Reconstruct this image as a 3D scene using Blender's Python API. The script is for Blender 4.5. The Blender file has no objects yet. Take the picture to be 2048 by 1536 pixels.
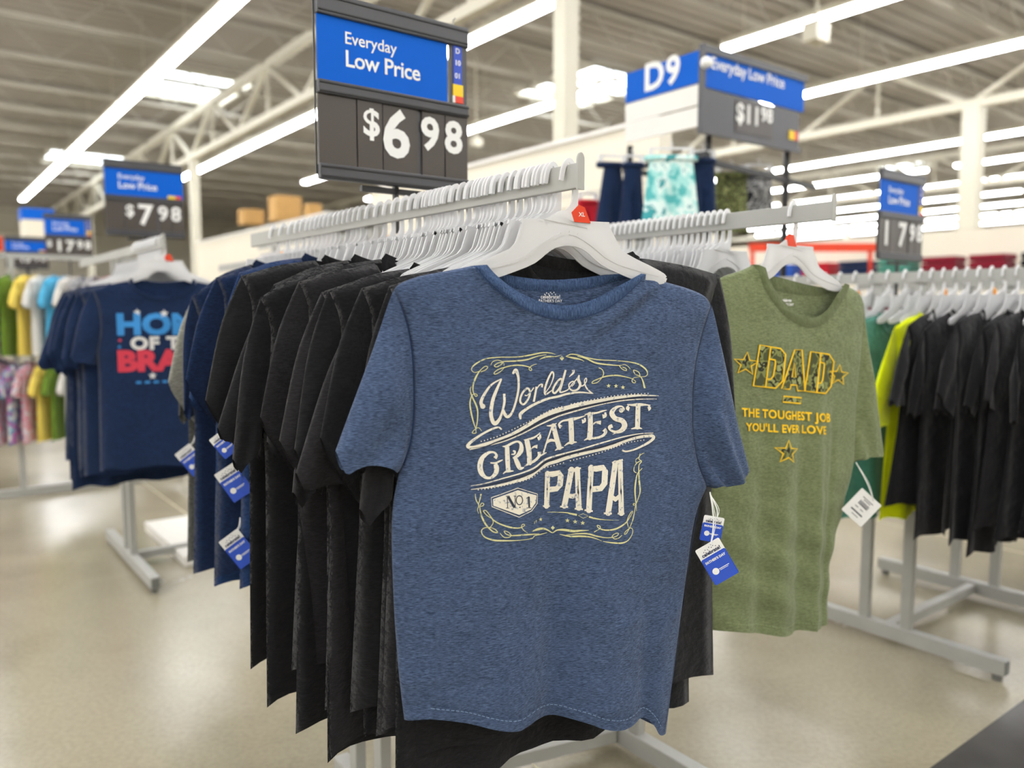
import bpy, bmesh, math, random
from mathutils import Vector, Matrix, noise
C = bpy.context.scene.collection
SC = bpy.context.scene
R = math.radians
# ---------------------------------------------------------------- camera, light, exposure
FPX, PITCH, CAMZ = 1588.0, 5.32, 1.40
cam_d = bpy.data.cameras.new('camera'); cam = bpy.data.objects.new('camera', cam_d); C.objects.link(cam)
cam.location = (0, 0, CAMZ); cam.rotation_euler = (R(90 - PITCH), 0, 0)
cam_d.sensor_width = 36; cam_d.lens = FPX / 2048 * 36; cam_d.clip_end = 200; cam_d.clip_start = .02
cam_d.dof.use_dof = True; cam_d.dof.focus_distance = 1.48; cam_d.dof.aperture_fstop = 2.05
SC.camera = cam
SC.view_settings.view_transform = 'Standard'; SC.view_settings.look = 'None'
SC.view_settings.gamma = 1; SC.view_settings.use_curve_mapping = False
SC.view_settings.exposure = 0.30
SC.cycles.use_denoising = True
SC.cycles.max_bounces = 4; SC.cycles.diffuse_bounces = 2; SC.cycles.glossy_bounces = 2
SC.cycles.transmission_bounces = 3; SC.cycles.transparent_max_bounces = 4
SC.cycles.caustics_reflective = False; SC.cycles.caustics_refractive = False
SC.cycles.sample_clamp_indirect = 6; SC.cycles.use_adaptive_sampling = True; SC.cycles.adaptive_threshold = .05
STRIP_E, SKY_E = 22.0, 4.0
w = bpy.data.worlds.new('world'); SC.world = w; w.use_nodes = True
w.node_tree.nodes['Background'].inputs[0].default_value = (.95, .97, 1, 1)
w.node_tree.nodes['Background'].inputs[1].default_value = 1.0
# store axes: A runs along the racks' arms (away, to the left), B along the shirts' planes (away, to the right)
YAW = R(37.3)
A = Vector((-math.sin(YAW), math.cos(YAW), 0)); B = Vector((math.cos(YAW), math.sin(YAW), 0))
def UV(u, v, z=0): return A * u + B * v + Vector((0, 0, z))
def ray(px, py):
    p = R(PITCH)
    return Vector(((px - 1024) / FPX, math.cos(p) + (768 - py) / FPX * math.sin(p), -math.sin(p) + (768 - py) / FPX * math.cos(p)))
def at(px, py, Y):                      # photo point -> world point on the vertical plane Y = const
    r = ray(px, py); k = Y / r.y
    return Vector((r.x * k, Y, CAMZ + r.z * k))
def atz(px, py, z):
    r = ray(px, py); k = (z - CAMZ) / r.z
    return Vector((r.x * k, r.y * k, z))
def plane_map(org, yaw):                # photo point -> local (x, z) of an upright plane through org
    n = Vector((-math.sin(yaw), math.cos(yaw), 0)); d = Vector((math.cos(yaw), math.sin(yaw), 0))
    c0 = Vector((0, 0, CAMZ))
    def f(px, py):
        r = ray(px, py); k = (org - c0).dot(n) / r.dot(n); p = c0 + r * k - org
        return (p.dot(d), p.z)
    return f
# ---------------------------------------------------------------- materials
def s2l(c): return tuple((x / 12.92 if x <= .04045 else ((x + .055) / 1.055) ** 2.4) for x in c)
def hexc(h): return s2l(tuple(int(h[i:i + 2], 16) / 255 for i in (0, 2, 4))) + (1,)
def nt(name):
    m = bpy.data.materials.new(name); m.use_nodes = True
    return m, m.node_tree.nodes, m.node_tree.links, m.node_tree.nodes['Principled BSDF']
def tex(N, L, scale, sc=(1, 1, 1), detail=4, coord='Object', rough=.55):
    tc = N.new('ShaderNodeTexCoord'); mp = N.new('ShaderNodeMapping'); mp.inputs['Scale'].default_value = sc
    n = N.new('ShaderNodeTexNoise'); n.inputs['Scale'].default_value = scale; n.inputs['Detail'].default_value = detail
    n.inputs['Roughness'].default_value = rough
    L.new(tc.outputs[coord], mp.inputs[0]); L.new(mp.outputs[0], n.inputs['Vector'])
    return n
def ramp(N, L, fac, stops, const=False):
    r = N.new('ShaderNodeValToRGB'); e = r.color_ramp.elements
    if const: r.color_ramp.interpolation = 'CONSTANT'
    while len(e) < len(stops): e.new(.5)
    for el, (p, c) in zip(e, stops): el.position = p; el.color = c
    L.new(fac, r.inputs[0]); return r
def bump(N, L, h, s, bs, dist=.002):
    b = N.new('ShaderNodeBump'); b.inputs['Strength'].default_value = s; b.inputs['Distance'].default_value = dist
    L.new(h, b.inputs['Height']); L.new(b.outputs[0], bs.inputs['Normal']); return b
def plain(name, h, rough=.5, metal=0, var=.08, scale=6, spec=.5):
    m, N, L, P = nt(name); c = hexc(h)
    n = tex(N, L, scale); lo = tuple(x * (1 - var) for x in c[:3]) + (1,); hi = tuple(min(1, x * (1 + var)) for x in c[:3]) + (1,)
    r = ramp(N, L, n.outputs[0], [(.3, lo), (.7, hi)]); L.new(r.outputs[0], P.inputs['Base Color'])
    P.inputs['Roughness'].default_value = rough; P.inputs['Metallic'].default_value = metal
    P.inputs['Specular IOR Level'].default_value = spec
    return m
def cloth(name, h, h2=None, streak=(90, 90, 380), amt=.35, sheen=.15, contrast=(.38, .62)):
    """knit fabric: colour varied by stretched noise, fine weave bump and soft wrinkles"""
    m, N, L, P = nt(name); c = hexc(h); c2 = hexc(h2) if h2 else tuple(min(1, x * 1.35 + .002) for x in c[:3]) + (1,)
    n = tex(N, L, 1, streak, 3); r = ramp(N, L, n.outputs[0], [(contrast[0], c), (contrast[1], c2)])
    L.new(r.outputs[0], P.inputs['Base Color']); P.inputs['Roughness'].default_value = .92
    P.inputs['Specular IOR Level'].default_value = .15
    P.inputs['Sheen Weight'].default_value = sheen; P.inputs['Sheen Roughness'].default_value = .5
    wv = tex(N, L, 1, (900, 900, 1300), 2); wr = tex(N, L, 7, (1, 1, 1.3), 5)
    b1 = N.new('ShaderNodeBump'); b1.inputs['Strength'].default_value = .6; b1.inputs['Distance'].default_value = .035
    L.new(wr.outputs[0], b1.inputs['Height'])
    b2 = N.new('ShaderNodeBump'); b2.inputs['Strength'].default_value = amt; b2.inputs['Distance'].default_value = .0008
    L.new(wv.outputs[0], b2.inputs['Height']); L.new(b1.outputs[0], b2.inputs['Normal']); L.new(b2.outputs[0], P.inputs['Normal'])
    return m
def ribm(name, h, h2):
    m = cloth(name, h, h2, (700, 700, 60)); return m
def emit(name, col, e):
    m, N, L, P = nt(name); P.inputs['Base Color'].default_value = col
    P.inputs['Emission Color'].default_value = col; P.inputs['Emission Strength'].default_value = e
    return m
def pattern(name, cols, scale, det=2):
    m, N, L, P = nt(name); n = tex(N, L, scale, detail=det)
    k = len(cols); r = ramp(N, L, n.outputs[0], [(0 if i == 0 else .34 + .32 * i / k, hexc(c)) for i, c in enumerate(cols)], True)
    L.new(r.outputs[0], P.inputs['Base Color']); P.inputs['Roughness'].default_value = .9
    return m
def print_mat(name, h, h2, scale=60, thr=(.38, .46)):
    """worn ink: the same flat colour, thinned in small specks to the cloth colour"""
    m, N, L, P = nt(name); n = tex(N, L, scale, (1, 1, 1), 5)
    r = ramp(N, L, n.outputs[0], [(thr[0], hexc(h2)), (thr[1], hexc(h))])
    L.new(r.outputs[0], P.inputs['Base Color']); P.inputs['Roughness'].default_value = .8; return m
M = {}
M['heather'] = cloth('heather_blue_knit', '293750', '5c6e8d', (120, 120, 1000), .5, .1, (.34, .72))
M['heather_rib'] = cloth('heather_blue_rib', '27395a', '4d6486', (900, 900, 60), .5, .1, (.35, .65))
M['black'] = cloth('black_knit', '171719', '1e1e20'); M['black_rib'] = cloth('black_rib', '111112', '1c1c1d', (900, 900, 60))
M['charcoal'] = cloth('washed_black_knit', '1f1e20', '282729')
M['navy'] = cloth('navy_knit', '14223e', '1b2e50'); M['navy_rib'] = cloth('navy_rib', '111e38', '192b4c', (900, 900, 60))
M['navy2'] = cloth('bright_navy_knit', '1c3157', '28416c')
M['dgrey'] = cloth('dark_grey_heather', '33342f', '5a5a56', (75, 75, 500)); M['lgrey'] = cloth('pale_grey_heather', '85857c', 'a8a79c', (75, 75, 500))
M['green'] = cloth('sage_green_knit', '69724f', '7c8661'); M['green_rib'] = cloth('sage_green_rib', '5c6543', '6b7552', (900, 900, 60))
M['yellow'] = cloth('neon_yellow_knit', 'e4f200', 'f0fb10'); M['teal'] = cloth('teal_knit', '3f7a6a', '4f8c7c')
M['white_cloth'] = cloth('off_white_knit', 'd6d2c8', 'ebe8e0'); M['pink'] = cloth('pale_pink_knit', 'e8c4b8', 'f2d8ce')
M['red_cloth'] = cloth('red_knit', 'b01828', 'd02838'); M['maroon'] = cloth('maroon_knit', '6e1424', '8a1c30')
M['lime'] = cloth('olive_green_knit', '5d7a28', '7a9a34'); M['skyblue'] = cloth('sky_blue_knit', '3fa8d8', '66c0e6')
M['butter'] = cloth('butter_yellow_knit', 'f0d24a', 'f8e078'); M['blue_cloth'] = cloth('royal_blue_knit', '2450a8', '3565c4')
M['camo'] = pattern('camouflage_cloth', ['4a4f2c', '80864e', '23241a', '9aa066'], 33)
M['camo_grey'] = pattern('grey_camouflage_cloth', ['8f8f8c', '3a3a40', 'c9c8c4', '23232a'], 22)
M['tiedye'] = pattern('aqua_tie_dye_cloth', ['58b8b8', 'a6e0da', 'e0f4ee', '3f9fa4'], 11, 4)
M['floral'] = pattern('pastel_floral_cloth', ['d0a8b8', 'e07a80', 'b8b8c8', 'e8d8d8'], 30)
M['multi'] = pattern('bright_tie_dye_cloth', ['e8e0d8', '40a8c0', 'd878b0', '2a4c9c'], 20)
M['bw'] = pattern('black_and_white_cloth', ['3c3c40', 'd8d8d8', '78787c', 'c8c8ca'], 26)
M['steel'] = plain('grey_powder_coated_steel', 'a9a9a3', .42, .0, .04, 8)
M['steel_d'] = plain('dark_grey_steel', '6e6f6b', .45, 0, .05, 8)
M['blackmetal'] = plain('black_steel', '1c1c1e', .4)
M['signdark'] = plain('charcoal_sign_plastic', '46464a', .38, 0, .05)
M['card'] = plain('dark_brown_price_card', '453e38', .35, 0, .05)
M['blue'] = plain('blue_sign_card', '0560cc', .6, 0, .02, 6, .15)
M['blue2'] = plain('pale_blue_sign_card', '3f73cf', .35, 0, .03)
M['white'] = plain('white_print', 'f2f2ee', .5, 0, .01); M['yel'] = plain('yellow_sticker', 'f6cf14', .5, 0, .02)
M['red'] = plain('red_sticker', 'e8452a', .5, 0, .02); M['ora'] = plain('orange_plastic', 'f09a10', .4, 0, .04)
M['redclip'] = plain('orange_red_plastic', 'e2401a', .35, 0, .03); M['purp'] = plain('plum_plastic', '6a3a5c', .4)
M['tagblue'] = plain('royal_blue_tag_print', '1b48c0', .4, 0, .04); M['navyink'] = plain('navy_ink', '18234a', .6)
M['tagstripe'] = plain('pale_blue_tag_stripe', '4a74dc', .4)
M['cream'] = plain('cream_painted_panel', 'ece4d0', .6, 0, .02, 2)
M['whitepl'] = plain('white_laminate', 'efece4', .45, 0, .02)
M['cardboard'] = plain('brown_cardboard', 'c49a5c', .8, 0, .08)
M['ink_cream'] = print_mat('worn_cream_ink', 'e8e2d0', '9a9ea6', 160, (.34, .42))
M['ink_yellow'] = print_mat('worn_pale_yellow_ink', 'd2cf98', '8a9384', 130, (.34, .42))
M['ink_dark'] = plain('dark_slate_ink', '2b3242', .85, 0, .1)
M['ink_gold'] = plain('gold_yellow_ink', 'fccc08', .7, 0, .05)
M['ink_blue'] = plain('sky_blue_ink', '2f86c8', .7); M['ink_red'] = plain('coral_red_ink', 'cc3348', .7); M['ink_white'] = plain('off_white_ink', 'd8d6d2', .7)
def hanger_mat():
    m, N, L, P = nt('milky_white_plastic')
    P.inputs['Base Color'].default_value = (.94, .94, .94, 1); P.inputs['Roughness'].default_value = .3
    P.inputs['Specular IOR Level'].default_value = .4
    t = N.new('ShaderNodeBsdfTranslucent'); t.inputs[0].default_value = (.96, .96, .95, 1)
    mx = N.new('ShaderNodeMixShader'); mx.inputs[0].default_value = .42
    o = N['Material Output'] if 'Material Output' in N else [n for n in N if n.type == 'OUTPUT_MATERIAL'][0]
    L.new(P.outputs[0], mx.inputs[1]); L.new(t.outputs[0], mx.inputs[2]); L.new(mx.outputs[0], o.inputs[0])
    n = tex(N, L, 30); bump(N, L, n.outputs[0], .05, P); return m
M['hanger'] = hanger_mat()
M['strip'] = emit('lit_lamp_diffuser', (.97, .975, 1, 1), STRIP_E)
M['sky'] = emit('daylit_skylight', (.88, .95, 1, 1), SKY_E)
def floor_mat():
    m, N, L, P = nt('polished_concrete'); n = tex(N, L, .9, detail=8); n2 = tex(N, L, 55, detail=3)
    r = ramp(N, L, n.outputs[0], [(.3, hexc('8e856f')), (.55, hexc('a69d86')), (.75, hexc('9a917c'))])
    r2 = ramp(N, L, n2.outputs[0], [(.35, (.72, .72, .72, 1)), (.6, (1, 1, 1, 1))])
    mx = N.new('ShaderNodeMix'); mx.data_type = 'RGBA'; mx.blend_type = 'MULTIPLY'; mx.inputs[0].default_value = .45
    L.new(r.outputs[0], mx.inputs[6]); L.new(r2.outputs[0], mx.inputs[7]); L.new(mx.outputs[2], P.inputs['Base Color'])
    rr = ramp(N, L, n.outputs[0], [(.3, (.16, .16, .16, 1)), (.7, (.28, .28, .28, 1))]); L.new(rr.outputs[0], P.inputs['Roughness'])
    P.inputs['Specular IOR Level'].default_value = .55
    return m
M['floor'] = floor_mat()
M['floor_dark'] = plain('dark_polished_stripe', '4c4a47', .25, 0, .15, 5)
M['deck'] = plain('painted_roof_deck', 'b4ada3', .8, 0, .03, .6)
M['joist'] = plain('painted_roof_steel', 'c4bfb3', .7, 0, .03, 1)
M['pale_steel'] = plain('cream_painted_steel', 'd6d1bf', .6, 0, .02, 1)
M['wall'] = plain('painted_store_wall', 'e2dccb', .8, 0, .02, .5)
# ---------------------------------------------------------------- mesh helpers
def link(o): C.objects.link(o); return o
def obj(name, bm, mat, parent=None, smooth=False, weld=0):
    if weld: bmesh.ops.remove_doubles(bm, verts=bm.verts, dist=weld)
    me = bpy.data.meshes.new(name); bm.to_mesh(me); bm.free()
    if mat is not None: me.materials.append(M[mat] if isinstance(mat, str) else mat)
    if smooth: me.polygons.foreach_set('use_smooth', [True] * len(me.polygons))
    o = link(bpy.data.objects.new(name, me))
    if parent is not None: o.parent = parent
    return o
def tag(o, label, cat, group=None, kind=None):
    if label: o['label'] = label
    if cat: o['category'] = cat
    if group: o['group'] = group
    if kind: o['kind'] = kind
    return o
def thing(name, label, cat, loc=(0, 0, 0), rz=0, group=None):
    o = bpy.data.objects.new(name, None); o.empty_display_size = .05; link(o)
    o.location = loc; o.rotation_euler = (0, 0, rz); return tag(o, label, cat, group)
def dup(o, parent=None):
    c = o.copy(); link(c)
    if parent is not None: c.parent = parent
    for ch in list(o.children): dup(ch, c)
    return c
def quadbox(bm, P8):
    v = [bm.verts.new(p) for p in P8]
    for f in ((0, 3, 2, 1), (4, 5, 6, 7), (0, 1, 5, 4), (1, 2, 6, 5), (2, 3, 7, 6), (3, 0, 4, 7)): bm.faces.new([v[i] for i in f])
def box(bm, c, s, rz=0, bev=0):
    m = Matrix.Translation(Vector(c)) @ Matrix.Rotation(rz, 4, 'Z')
    x, y, z = s[0] / 2, s[1] / 2, s[2] / 2
    quadbox(bm, [m @ Vector(p) for p in ((-x, -y, -z), (x, -y, -z), (x, y, -z), (-x, y, -z), (-x, -y, z), (x, -y, z), (x, y, z), (-x, y, z))])
def beam(bm, p0, p1, w, h, up=(0, 0, 1)):
    """box beam from p0 to p1, w wide (sideways) and h tall"""
    p0, p1 = Vector(p0), Vector(p1); d = (p1 - p0).normalized(); u = Vector(up)
    s = d.cross(u)
    if s.length < 1e-4: s = Vector((1, 0, 0)); s = A.copy()
    s.normalize(); u = s.cross(d).normalized(); s = s * w / 2; u = u * h / 2
    quadbox(bm, [p0 - s - u, p0 + s - u, p1 + s - u, p1 - s - u, p0 - s + u, p0 + s + u, p1 + s + u, p1 - s + u])
def mk(fn, *a, **k): bm = bmesh.new(); fn(bm, *a, **k); return bm
def bev(o, wdt=.002, seg=2):
    m = o.modifiers.new('bevel', 'BEVEL'); m.width = wdt; m.segments = seg; m.limit_method = 'ANGLE'; return o
def tube(bm, pts, r, n=8, rx=None):
    pts = [Vector(p) for p in pts]; rings = []
    for i, p in enumerate(pts):
        d = (pts[min(i + 1, len(pts) - 1)] - pts[max(i - 1, 0)]).normalized()
        s = d.cross(Vector((0, 0, 1)));
        if s.length < 1e-3: s = Vector((1, 0, 0))
        s.normalize(); u = s.cross(d)
        rings.append([bm.verts.new(p + s * math.cos(k * 2 * math.pi / n) * r + u * math.sin(k * 2 * math.pi / n) * (rx or r)) for k in range(n)])
    for a, b in zip(rings, rings[1:]):
        for k in range(n): bm.faces.new((a[k], a[(k + 1) % n], b[(k + 1) % n], b[k]))
    bm.faces.new(rings[0][::-1]); bm.faces.new(rings[-1])
def prism(bm, pts, t, mp=None):
    """polygon in local xz, thickness t along y (centred)"""
    mp = mp or (lambda p: Vector(p))
    f = [bm.verts.new(mp((x, -t / 2, z))) for x, z in pts]; b = [bm.verts.new(mp((x, t / 2, z))) for x, z in pts]
    n = len(pts); bm.faces.new(f); bm.faces.new(b[::-1])
    for i in range(n): bm.faces.new((f[i], b[i], b[(i + 1) % n], f[(i + 1) % n]))
def cat(pts, n=6, closed=False):
    """Catmull-Rom through points of any dimension"""
    out = []; k = len(pts)
    for i in range(k if closed else k - 1):
        if closed: p = [pts[(i + j) % k] for j in (-1, 0, 1, 2)]
        else: p = [pts[max(0, i - 1)], pts[i], pts[i + 1], pts[min(k - 1, i + 2)]]
        for j in range(n):
            t = j / n
            out.append(tuple(.5 * ((2 * b) + (c - a) * t + (2 * a - 5 * b + 4 * c - d) * t * t + (3 * b - a - 3 * c + d) * t ** 3) for a, b, c, d in zip(*p)))
    if not closed: out.append(tuple(pts[-1]))
    return out
def interp(tab, x):
    if x <= tab[0][0]: return tab[0][1]
    for (a, p), (b, q) in zip(tab, tab[1:]):
        if x <= b: return p + (q - p) * (x - a) / max(1e-9, b - a)
    return tab[-1][1]
def sm(t): t = max(0., min(1., t)); return t * t * (3 - 2 * t)
# ---------------------------------------------------------------- flat print helpers (2-D shapes -> surface)
class Flat:
    def __init__(s): s.v = []; s.f = []
    def poly(s, pts): i = len(s.v); s.v += list(pts); s.f.append(list(range(i, i + len(pts))))
    def ribbon(s, pts, n=5, closed=False, sharp=False, wf=1.0):
        if n and not sharp: pts = cat(pts, n, closed)
        k = len(pts); L = []
        for i in range(k):
            a = pts[(i - 1) % k] if closed else pts[max(0, i - 1)]; b = pts[(i + 1) % k] if closed else pts[min(k - 1, i + 1)]
            dx, dy = b[0] - a[0], b[1] - a[1]; l = math.hypot(dx, dy) or 1; w = pts[i][2] * wf / 2
            L.append(((pts[i][0] - dy / l * w, pts[i][1] + dx / l * w), (pts[i][0] + dy / l * w, pts[i][1] - dx / l * w)))
        i0 = len(s.v)
        for a, b in L: s.v += [a, b]
        for i in range(k if closed else k - 1):
            j = (i + 1) % k; s.f.append([i0 + 2 * i, i0 + 2 * i + 1, i0 + 2 * j + 1, i0 + 2 * j])
        if not closed:
            for q in (0, -1):
                if pts[q][2] > 9: s.disc(pts[q][0], pts[q][1], pts[q][2] * wf / 2)
    def line(s, pts, w, **k): s.ribbon([(x, y, w) for x, y in pts], **k)
    def disc(s, x, y, r, n=10): s.poly([(x + r * math.cos(2 * math.pi * k / n), y + r * math.sin(2 * math.pi * k / n)) for k in range(n)])
    def star(s, x, y, r, rot=0, ri=.42):
        p = []
        for k in range(10):
            q = r if k % 2 == 0 else r * ri; an = -math.pi / 2 + k * math.pi / 5 + rot
            p.append((x + q * math.cos(an), y + q * math.sin(an)))
        i = len(s.v); s.v += p + [(x, y)]
        for k in range(10): s.f.append([i + k, i + (k + 1) % 10, i + 10])
        return p
    def build(s, name, mat, parent, f2, grid=None):
        """f2 maps a 2-D point to a local 3-D point"""
        bm = bmesh.new(); vs = [bm.verts.new((x, y, 0)) for x, y in s.v]
        for f in s.f:
            try: bm.faces.new([vs[i] for i in f])
            except ValueError: pass
        if grid: cutgrid(bm, grid)
        for v in bm.verts: v.co = f2(v.co.x, v.co.y)
        return obj(name, bm, mat, parent)
def cutgrid(bm, g):
    for ax in (0, 1):
        lo = min(v.co[ax] for v in bm.verts); hi = max(v.co[ax] for v in bm.verts); x = (math.floor(lo / g) + 1) * g
        no = [0, 0, 0]; no[ax] = 1
        while x < hi:
            co = [0, 0, 0]; co[ax] = x
            bmesh.ops.bisect_plane(bm, geom=bm.verts[:] + bm.edges[:] + bm.faces[:], plane_co=co, plane_no=no); x += g
def text_bm(s, size, bold=0, align='LEFT', spacing=1.0, shear=0, res=3):
    cu = bpy.data.curves.new('t', 'FONT'); cu.body = s; cu.size = size; cu.offset = bold * size; cu.align_x = align
    cu.space_character = spacing; cu.shear = shear; cu.resolution_u = res
    o = bpy.data.objects.new('t', cu); link(o); bpy.context.view_layer.update()
    me = bpy.data.meshes.new_from_object(o.evaluated_get(bpy.context.evaluated_depsgraph_get()))
    bm = bmesh.new(); bm.from_mesh(me); bpy.data.objects.remove(o); bpy.data.curves.remove(cu); bpy.data.meshes.remove(me)
    return bm
def text_on(name, s, size, mat, parent, f2, grid=None, **k):
    bm = text_bm(s, size, **k)
    if grid: cutgrid(bm, grid)
    for v in bm.verts: v.co = f2(v.co.x, v.co.y)
    return obj(name, bm, mat, parent)
# ---------------------------------------------------------------- the store: floor, walls, roof
U0, U1, V0, V1, ZC = -12, 44, -14, 44, 6.2
def struct(o): o['kind'] = 'structure'; return o
def slab(name, u0, u1, v0, v1, z0, z1, mat, parent=None):
    bm = bmesh.new(); P = [UV(*q) for q in ((u0, v0, z0), (u0, v1, z0), (u1, v1, z0), (u1, v0, z0), (u0, v0, z1), (u0, v1, z1), (u1, v1, z1), (u1, v0, z1))]
    quadbox(bm, P); bmesh.ops.recalc_face_normals(bm, faces=bm.faces[:]); return obj(name, bm, mat, parent)
floor = struct(slab('floor', U0, U1, V0, V1, -.1, 0, 'floor'))
ceiling = struct(slab('ceiling', U0, U1, V0, V1, ZC, ZC + .1, 'deck'))
struct(slab('wall_far', U1, U1 + .2, V0, V1, 0, ZC, 'wall')); struct(slab('wall_right', U0, U1, V1, V1 + .2, 0, ZC, 'wall'))
struct(slab('wall_left', U0, U1, V0 - .2, V0, 0, ZC, 'wall')); struct(slab('wall_near', U0 - .2, U0, V0, V1, 0, ZC, 'wall'))
# dark stripe across the floor bottom right, and saw-cut joints
p1, p2 = atz(1860, 1536, 0), atz(2048, 1400, 0); us = (p1.dot(A) + p2.dot(A)) / 2
slab('floor_stripe', us - .62, us, V0, V1, 0, .0015, 'floor_dark', floor)
jv = atz(1025, 1500, 0).dot(B)
M['joint'] = plain('pale_floor_joint', 'd8cfae', .5)
for k in range(-2, 5): slab('floor_joint', us, U1, jv + k * 3.6 - .004, jv + k * 3.6 + .004, 0, .001, 'joint', floor)
for k in range(3, 7): slab('floor_joint', us + k * 3.6 - .004, us + k * 3.6 + .004, V0, V1, 0, .001, 'joint', floor)
# roof deck ribs (one joined part), open-web joists along B, girders along A
bm = bmesh.new(); u = U0
while u < U1:
    beam(bm, UV(u, V0, ZC - .02), UV(u, V1, ZC - .02), .09, .04); u += .30
o = obj('deck_ribs', bm, 'deck', ceiling); o['kind'] = 'stuff'
for k in range(26):
    u = U0 + 2.05 * k + 1; bm = bmesh.new()
    beam(bm, UV(u, V0, ZC - .1), UV(u, V1, ZC - .1), .1, .06); beam(bm, UV(u, V0, ZC - .62), UV(u, V1, ZC - .62), .08, .06)
    v = V0 + .6; s = 0
    while v < V1 - .6:
        beam(bm, UV(u, v, ZC - (.1 if s else .62)), UV(u, v + .6, ZC - (.62 if s else .1)), .025, .025); v += .6; s ^= 1
    obj('roof_joist', bm, 'joist', ceiling)
ZG = 4.68
def girder(v, z0=ZG, z1=ZC - .66, du=1.53, name='roof_girder'):
    bm = bmesh.new(); beam(bm, UV(U0, v, z0), UV(U1, v, z0), .13, .13); beam(bm, UV(U0, v, z1), UV(U1, v, z1), .13, .13)
    k = 0; u = 5.9 - 12.2 * 2 + 0
    while u < U1 - 1:
        if u > U0:
            beam(bm, UV(u, v, z0), UV(u + du, v, z1), .07, .07); beam(bm, UV(u + du, v, z1), UV(u + 2 * du, v, z0), .07, .07)
            beam(bm, UV(u + du, v, z1), UV(u + du, v, z0), .05, .05)
        u += 2 * du
    return obj(name, bm, 'pale_steel', ceiling)
VG = [-3.6, 5.14, 13.8, 22.5, 31.2]
for v in VG: girder(v)
n = 0
for v in VG[1:]:
    for k in range(-1, 4):
        u = 5.9 + 12.2 * k; wd = .17 if v < 10 else .26
        if v < 10 and k < 0: continue
        n += 1; o = struct(slab('trim_%d' % n, u - wd / 2, u + wd / 2, v - wd / 2, v + wd / 2, 0, ZG - .06, 'pale_steel'))
        slab('base_plate', u - wd * .8, u + wd * .8, v - wd * .8, v + wd * .8, 0, .03, 'steel_d', o)
# lighting: long fluorescent rows along A
def row(v, u0, u1, lab):
    t = thing('strip_light', lab, 'light', UV((u0 + u1) / 2, v, 5.0), YAW + math.pi / 2, 'rows of strip lights under the roof')
    h = (u1 - u0) / 2
    obj('housing', mk(box, (0, 0, .085), (2 * h, .21, .08)), 'pale_steel', t)
    obj('diffuser', mk(box, (0, 0, .02), (2 * h - .04, .15, .05)), 'strip', t)
    k = -h + 1.2
    bm = bmesh.new()
    while k < h: beam(bm, (k, 0, .13), (k, 0, ZC - 5.1), .012, .012, (0, 1, 0)); k += 2.4
    o = obj('hanging_rods', bm, 'pale_steel', t); o['kind'] = 'stuff'
def uz(px, py): return atz(px, py, 5.0).dot(A)
names = {-3: 'behind the view', 1: 'nearest to the upper left corner of the view', 2: 'passing behind the front price sign', 3: 'that ends above the aisle sign', 4: 'running right of the aisle sign'}
for k in range(-4, 13):
    v = .3 + 3.0 * k
    lab = 'long white strip light row, ' + names.get(k, 'one of the far parallel rows' if k > 4 else 'over the aisle behind the viewer')
    if k == 3:
        row(v, U0 + 1, uz(1460, 105), lab); row(v, uz(1245, 175), 22, 'long white strip light row starting behind the aisle sign and running left')
    elif k > 4 and k % 2:
        row(v, U0 + 1, 9.5, 'white strip light row, near half, above the right side racks'); row(v, 10.2, 24, 'white strip light row, far half, deep in the store')
    else: row(v, U0 + 1, {1: 31, 2: 26}.get(k, 24 if k > 2 else U1 - 1), lab)
# skylights
def skylight(px, py, du, dv, lab):
    c = atz(px, py, ZC - .06); u, v = c.dot(A), c.dot(B)
    t = thing('skylight', lab, 'skylight', UV(u, v, ZC - .06), YAW)
    obj('glazing', mk(box, (0, 0, 0), (dv, du, .02)), 'sky', t)
    bm = bmesh.new()
    for s in (-1, 1):
        box(bm, (s * dv / 2, 0, -.02), (.08, du, .10)); box(bm, (0, s * du / 2, -.02), (dv, .08, .10))
    obj('curb', bm, 'pale_steel', t)
skylight(385, 172, 2.3, 1.9, 'bright square skylight in the roof at upper left')
skylight(1175, 172, 2.6, 2.0, 'bright square skylight behind the aisle sign')
skylight(1800, 328, 1.6, 1.4, 'distant skylight above the right hand price sign')
skylight(170, 316, 2.4, 2.2, 'small distant skylight above the left price sign')
# little white ceiling devices
def ceiling_box(px, py, z, s, lab):
    c = atz(px, py, z); t = thing('access_point', lab, 'device', c, YAW)
    obj('body', mk(box, (0, 0, 0), (s, s * .7, s * .8)), 'pale_steel', t); obj('bracket', mk(beam, (0, 0, s * .4), (0, 0, ZC - z), .03, .03, (0, 1, 0)), 'pale_steel', t)
ceiling_box(1632, 66, 4.75, .28, 'small white box hanging from the strip light above the aisle sign')
ceiling_box(952, 285, 4.6, .2, 'small white box hanging beside the front price sign')
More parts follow.
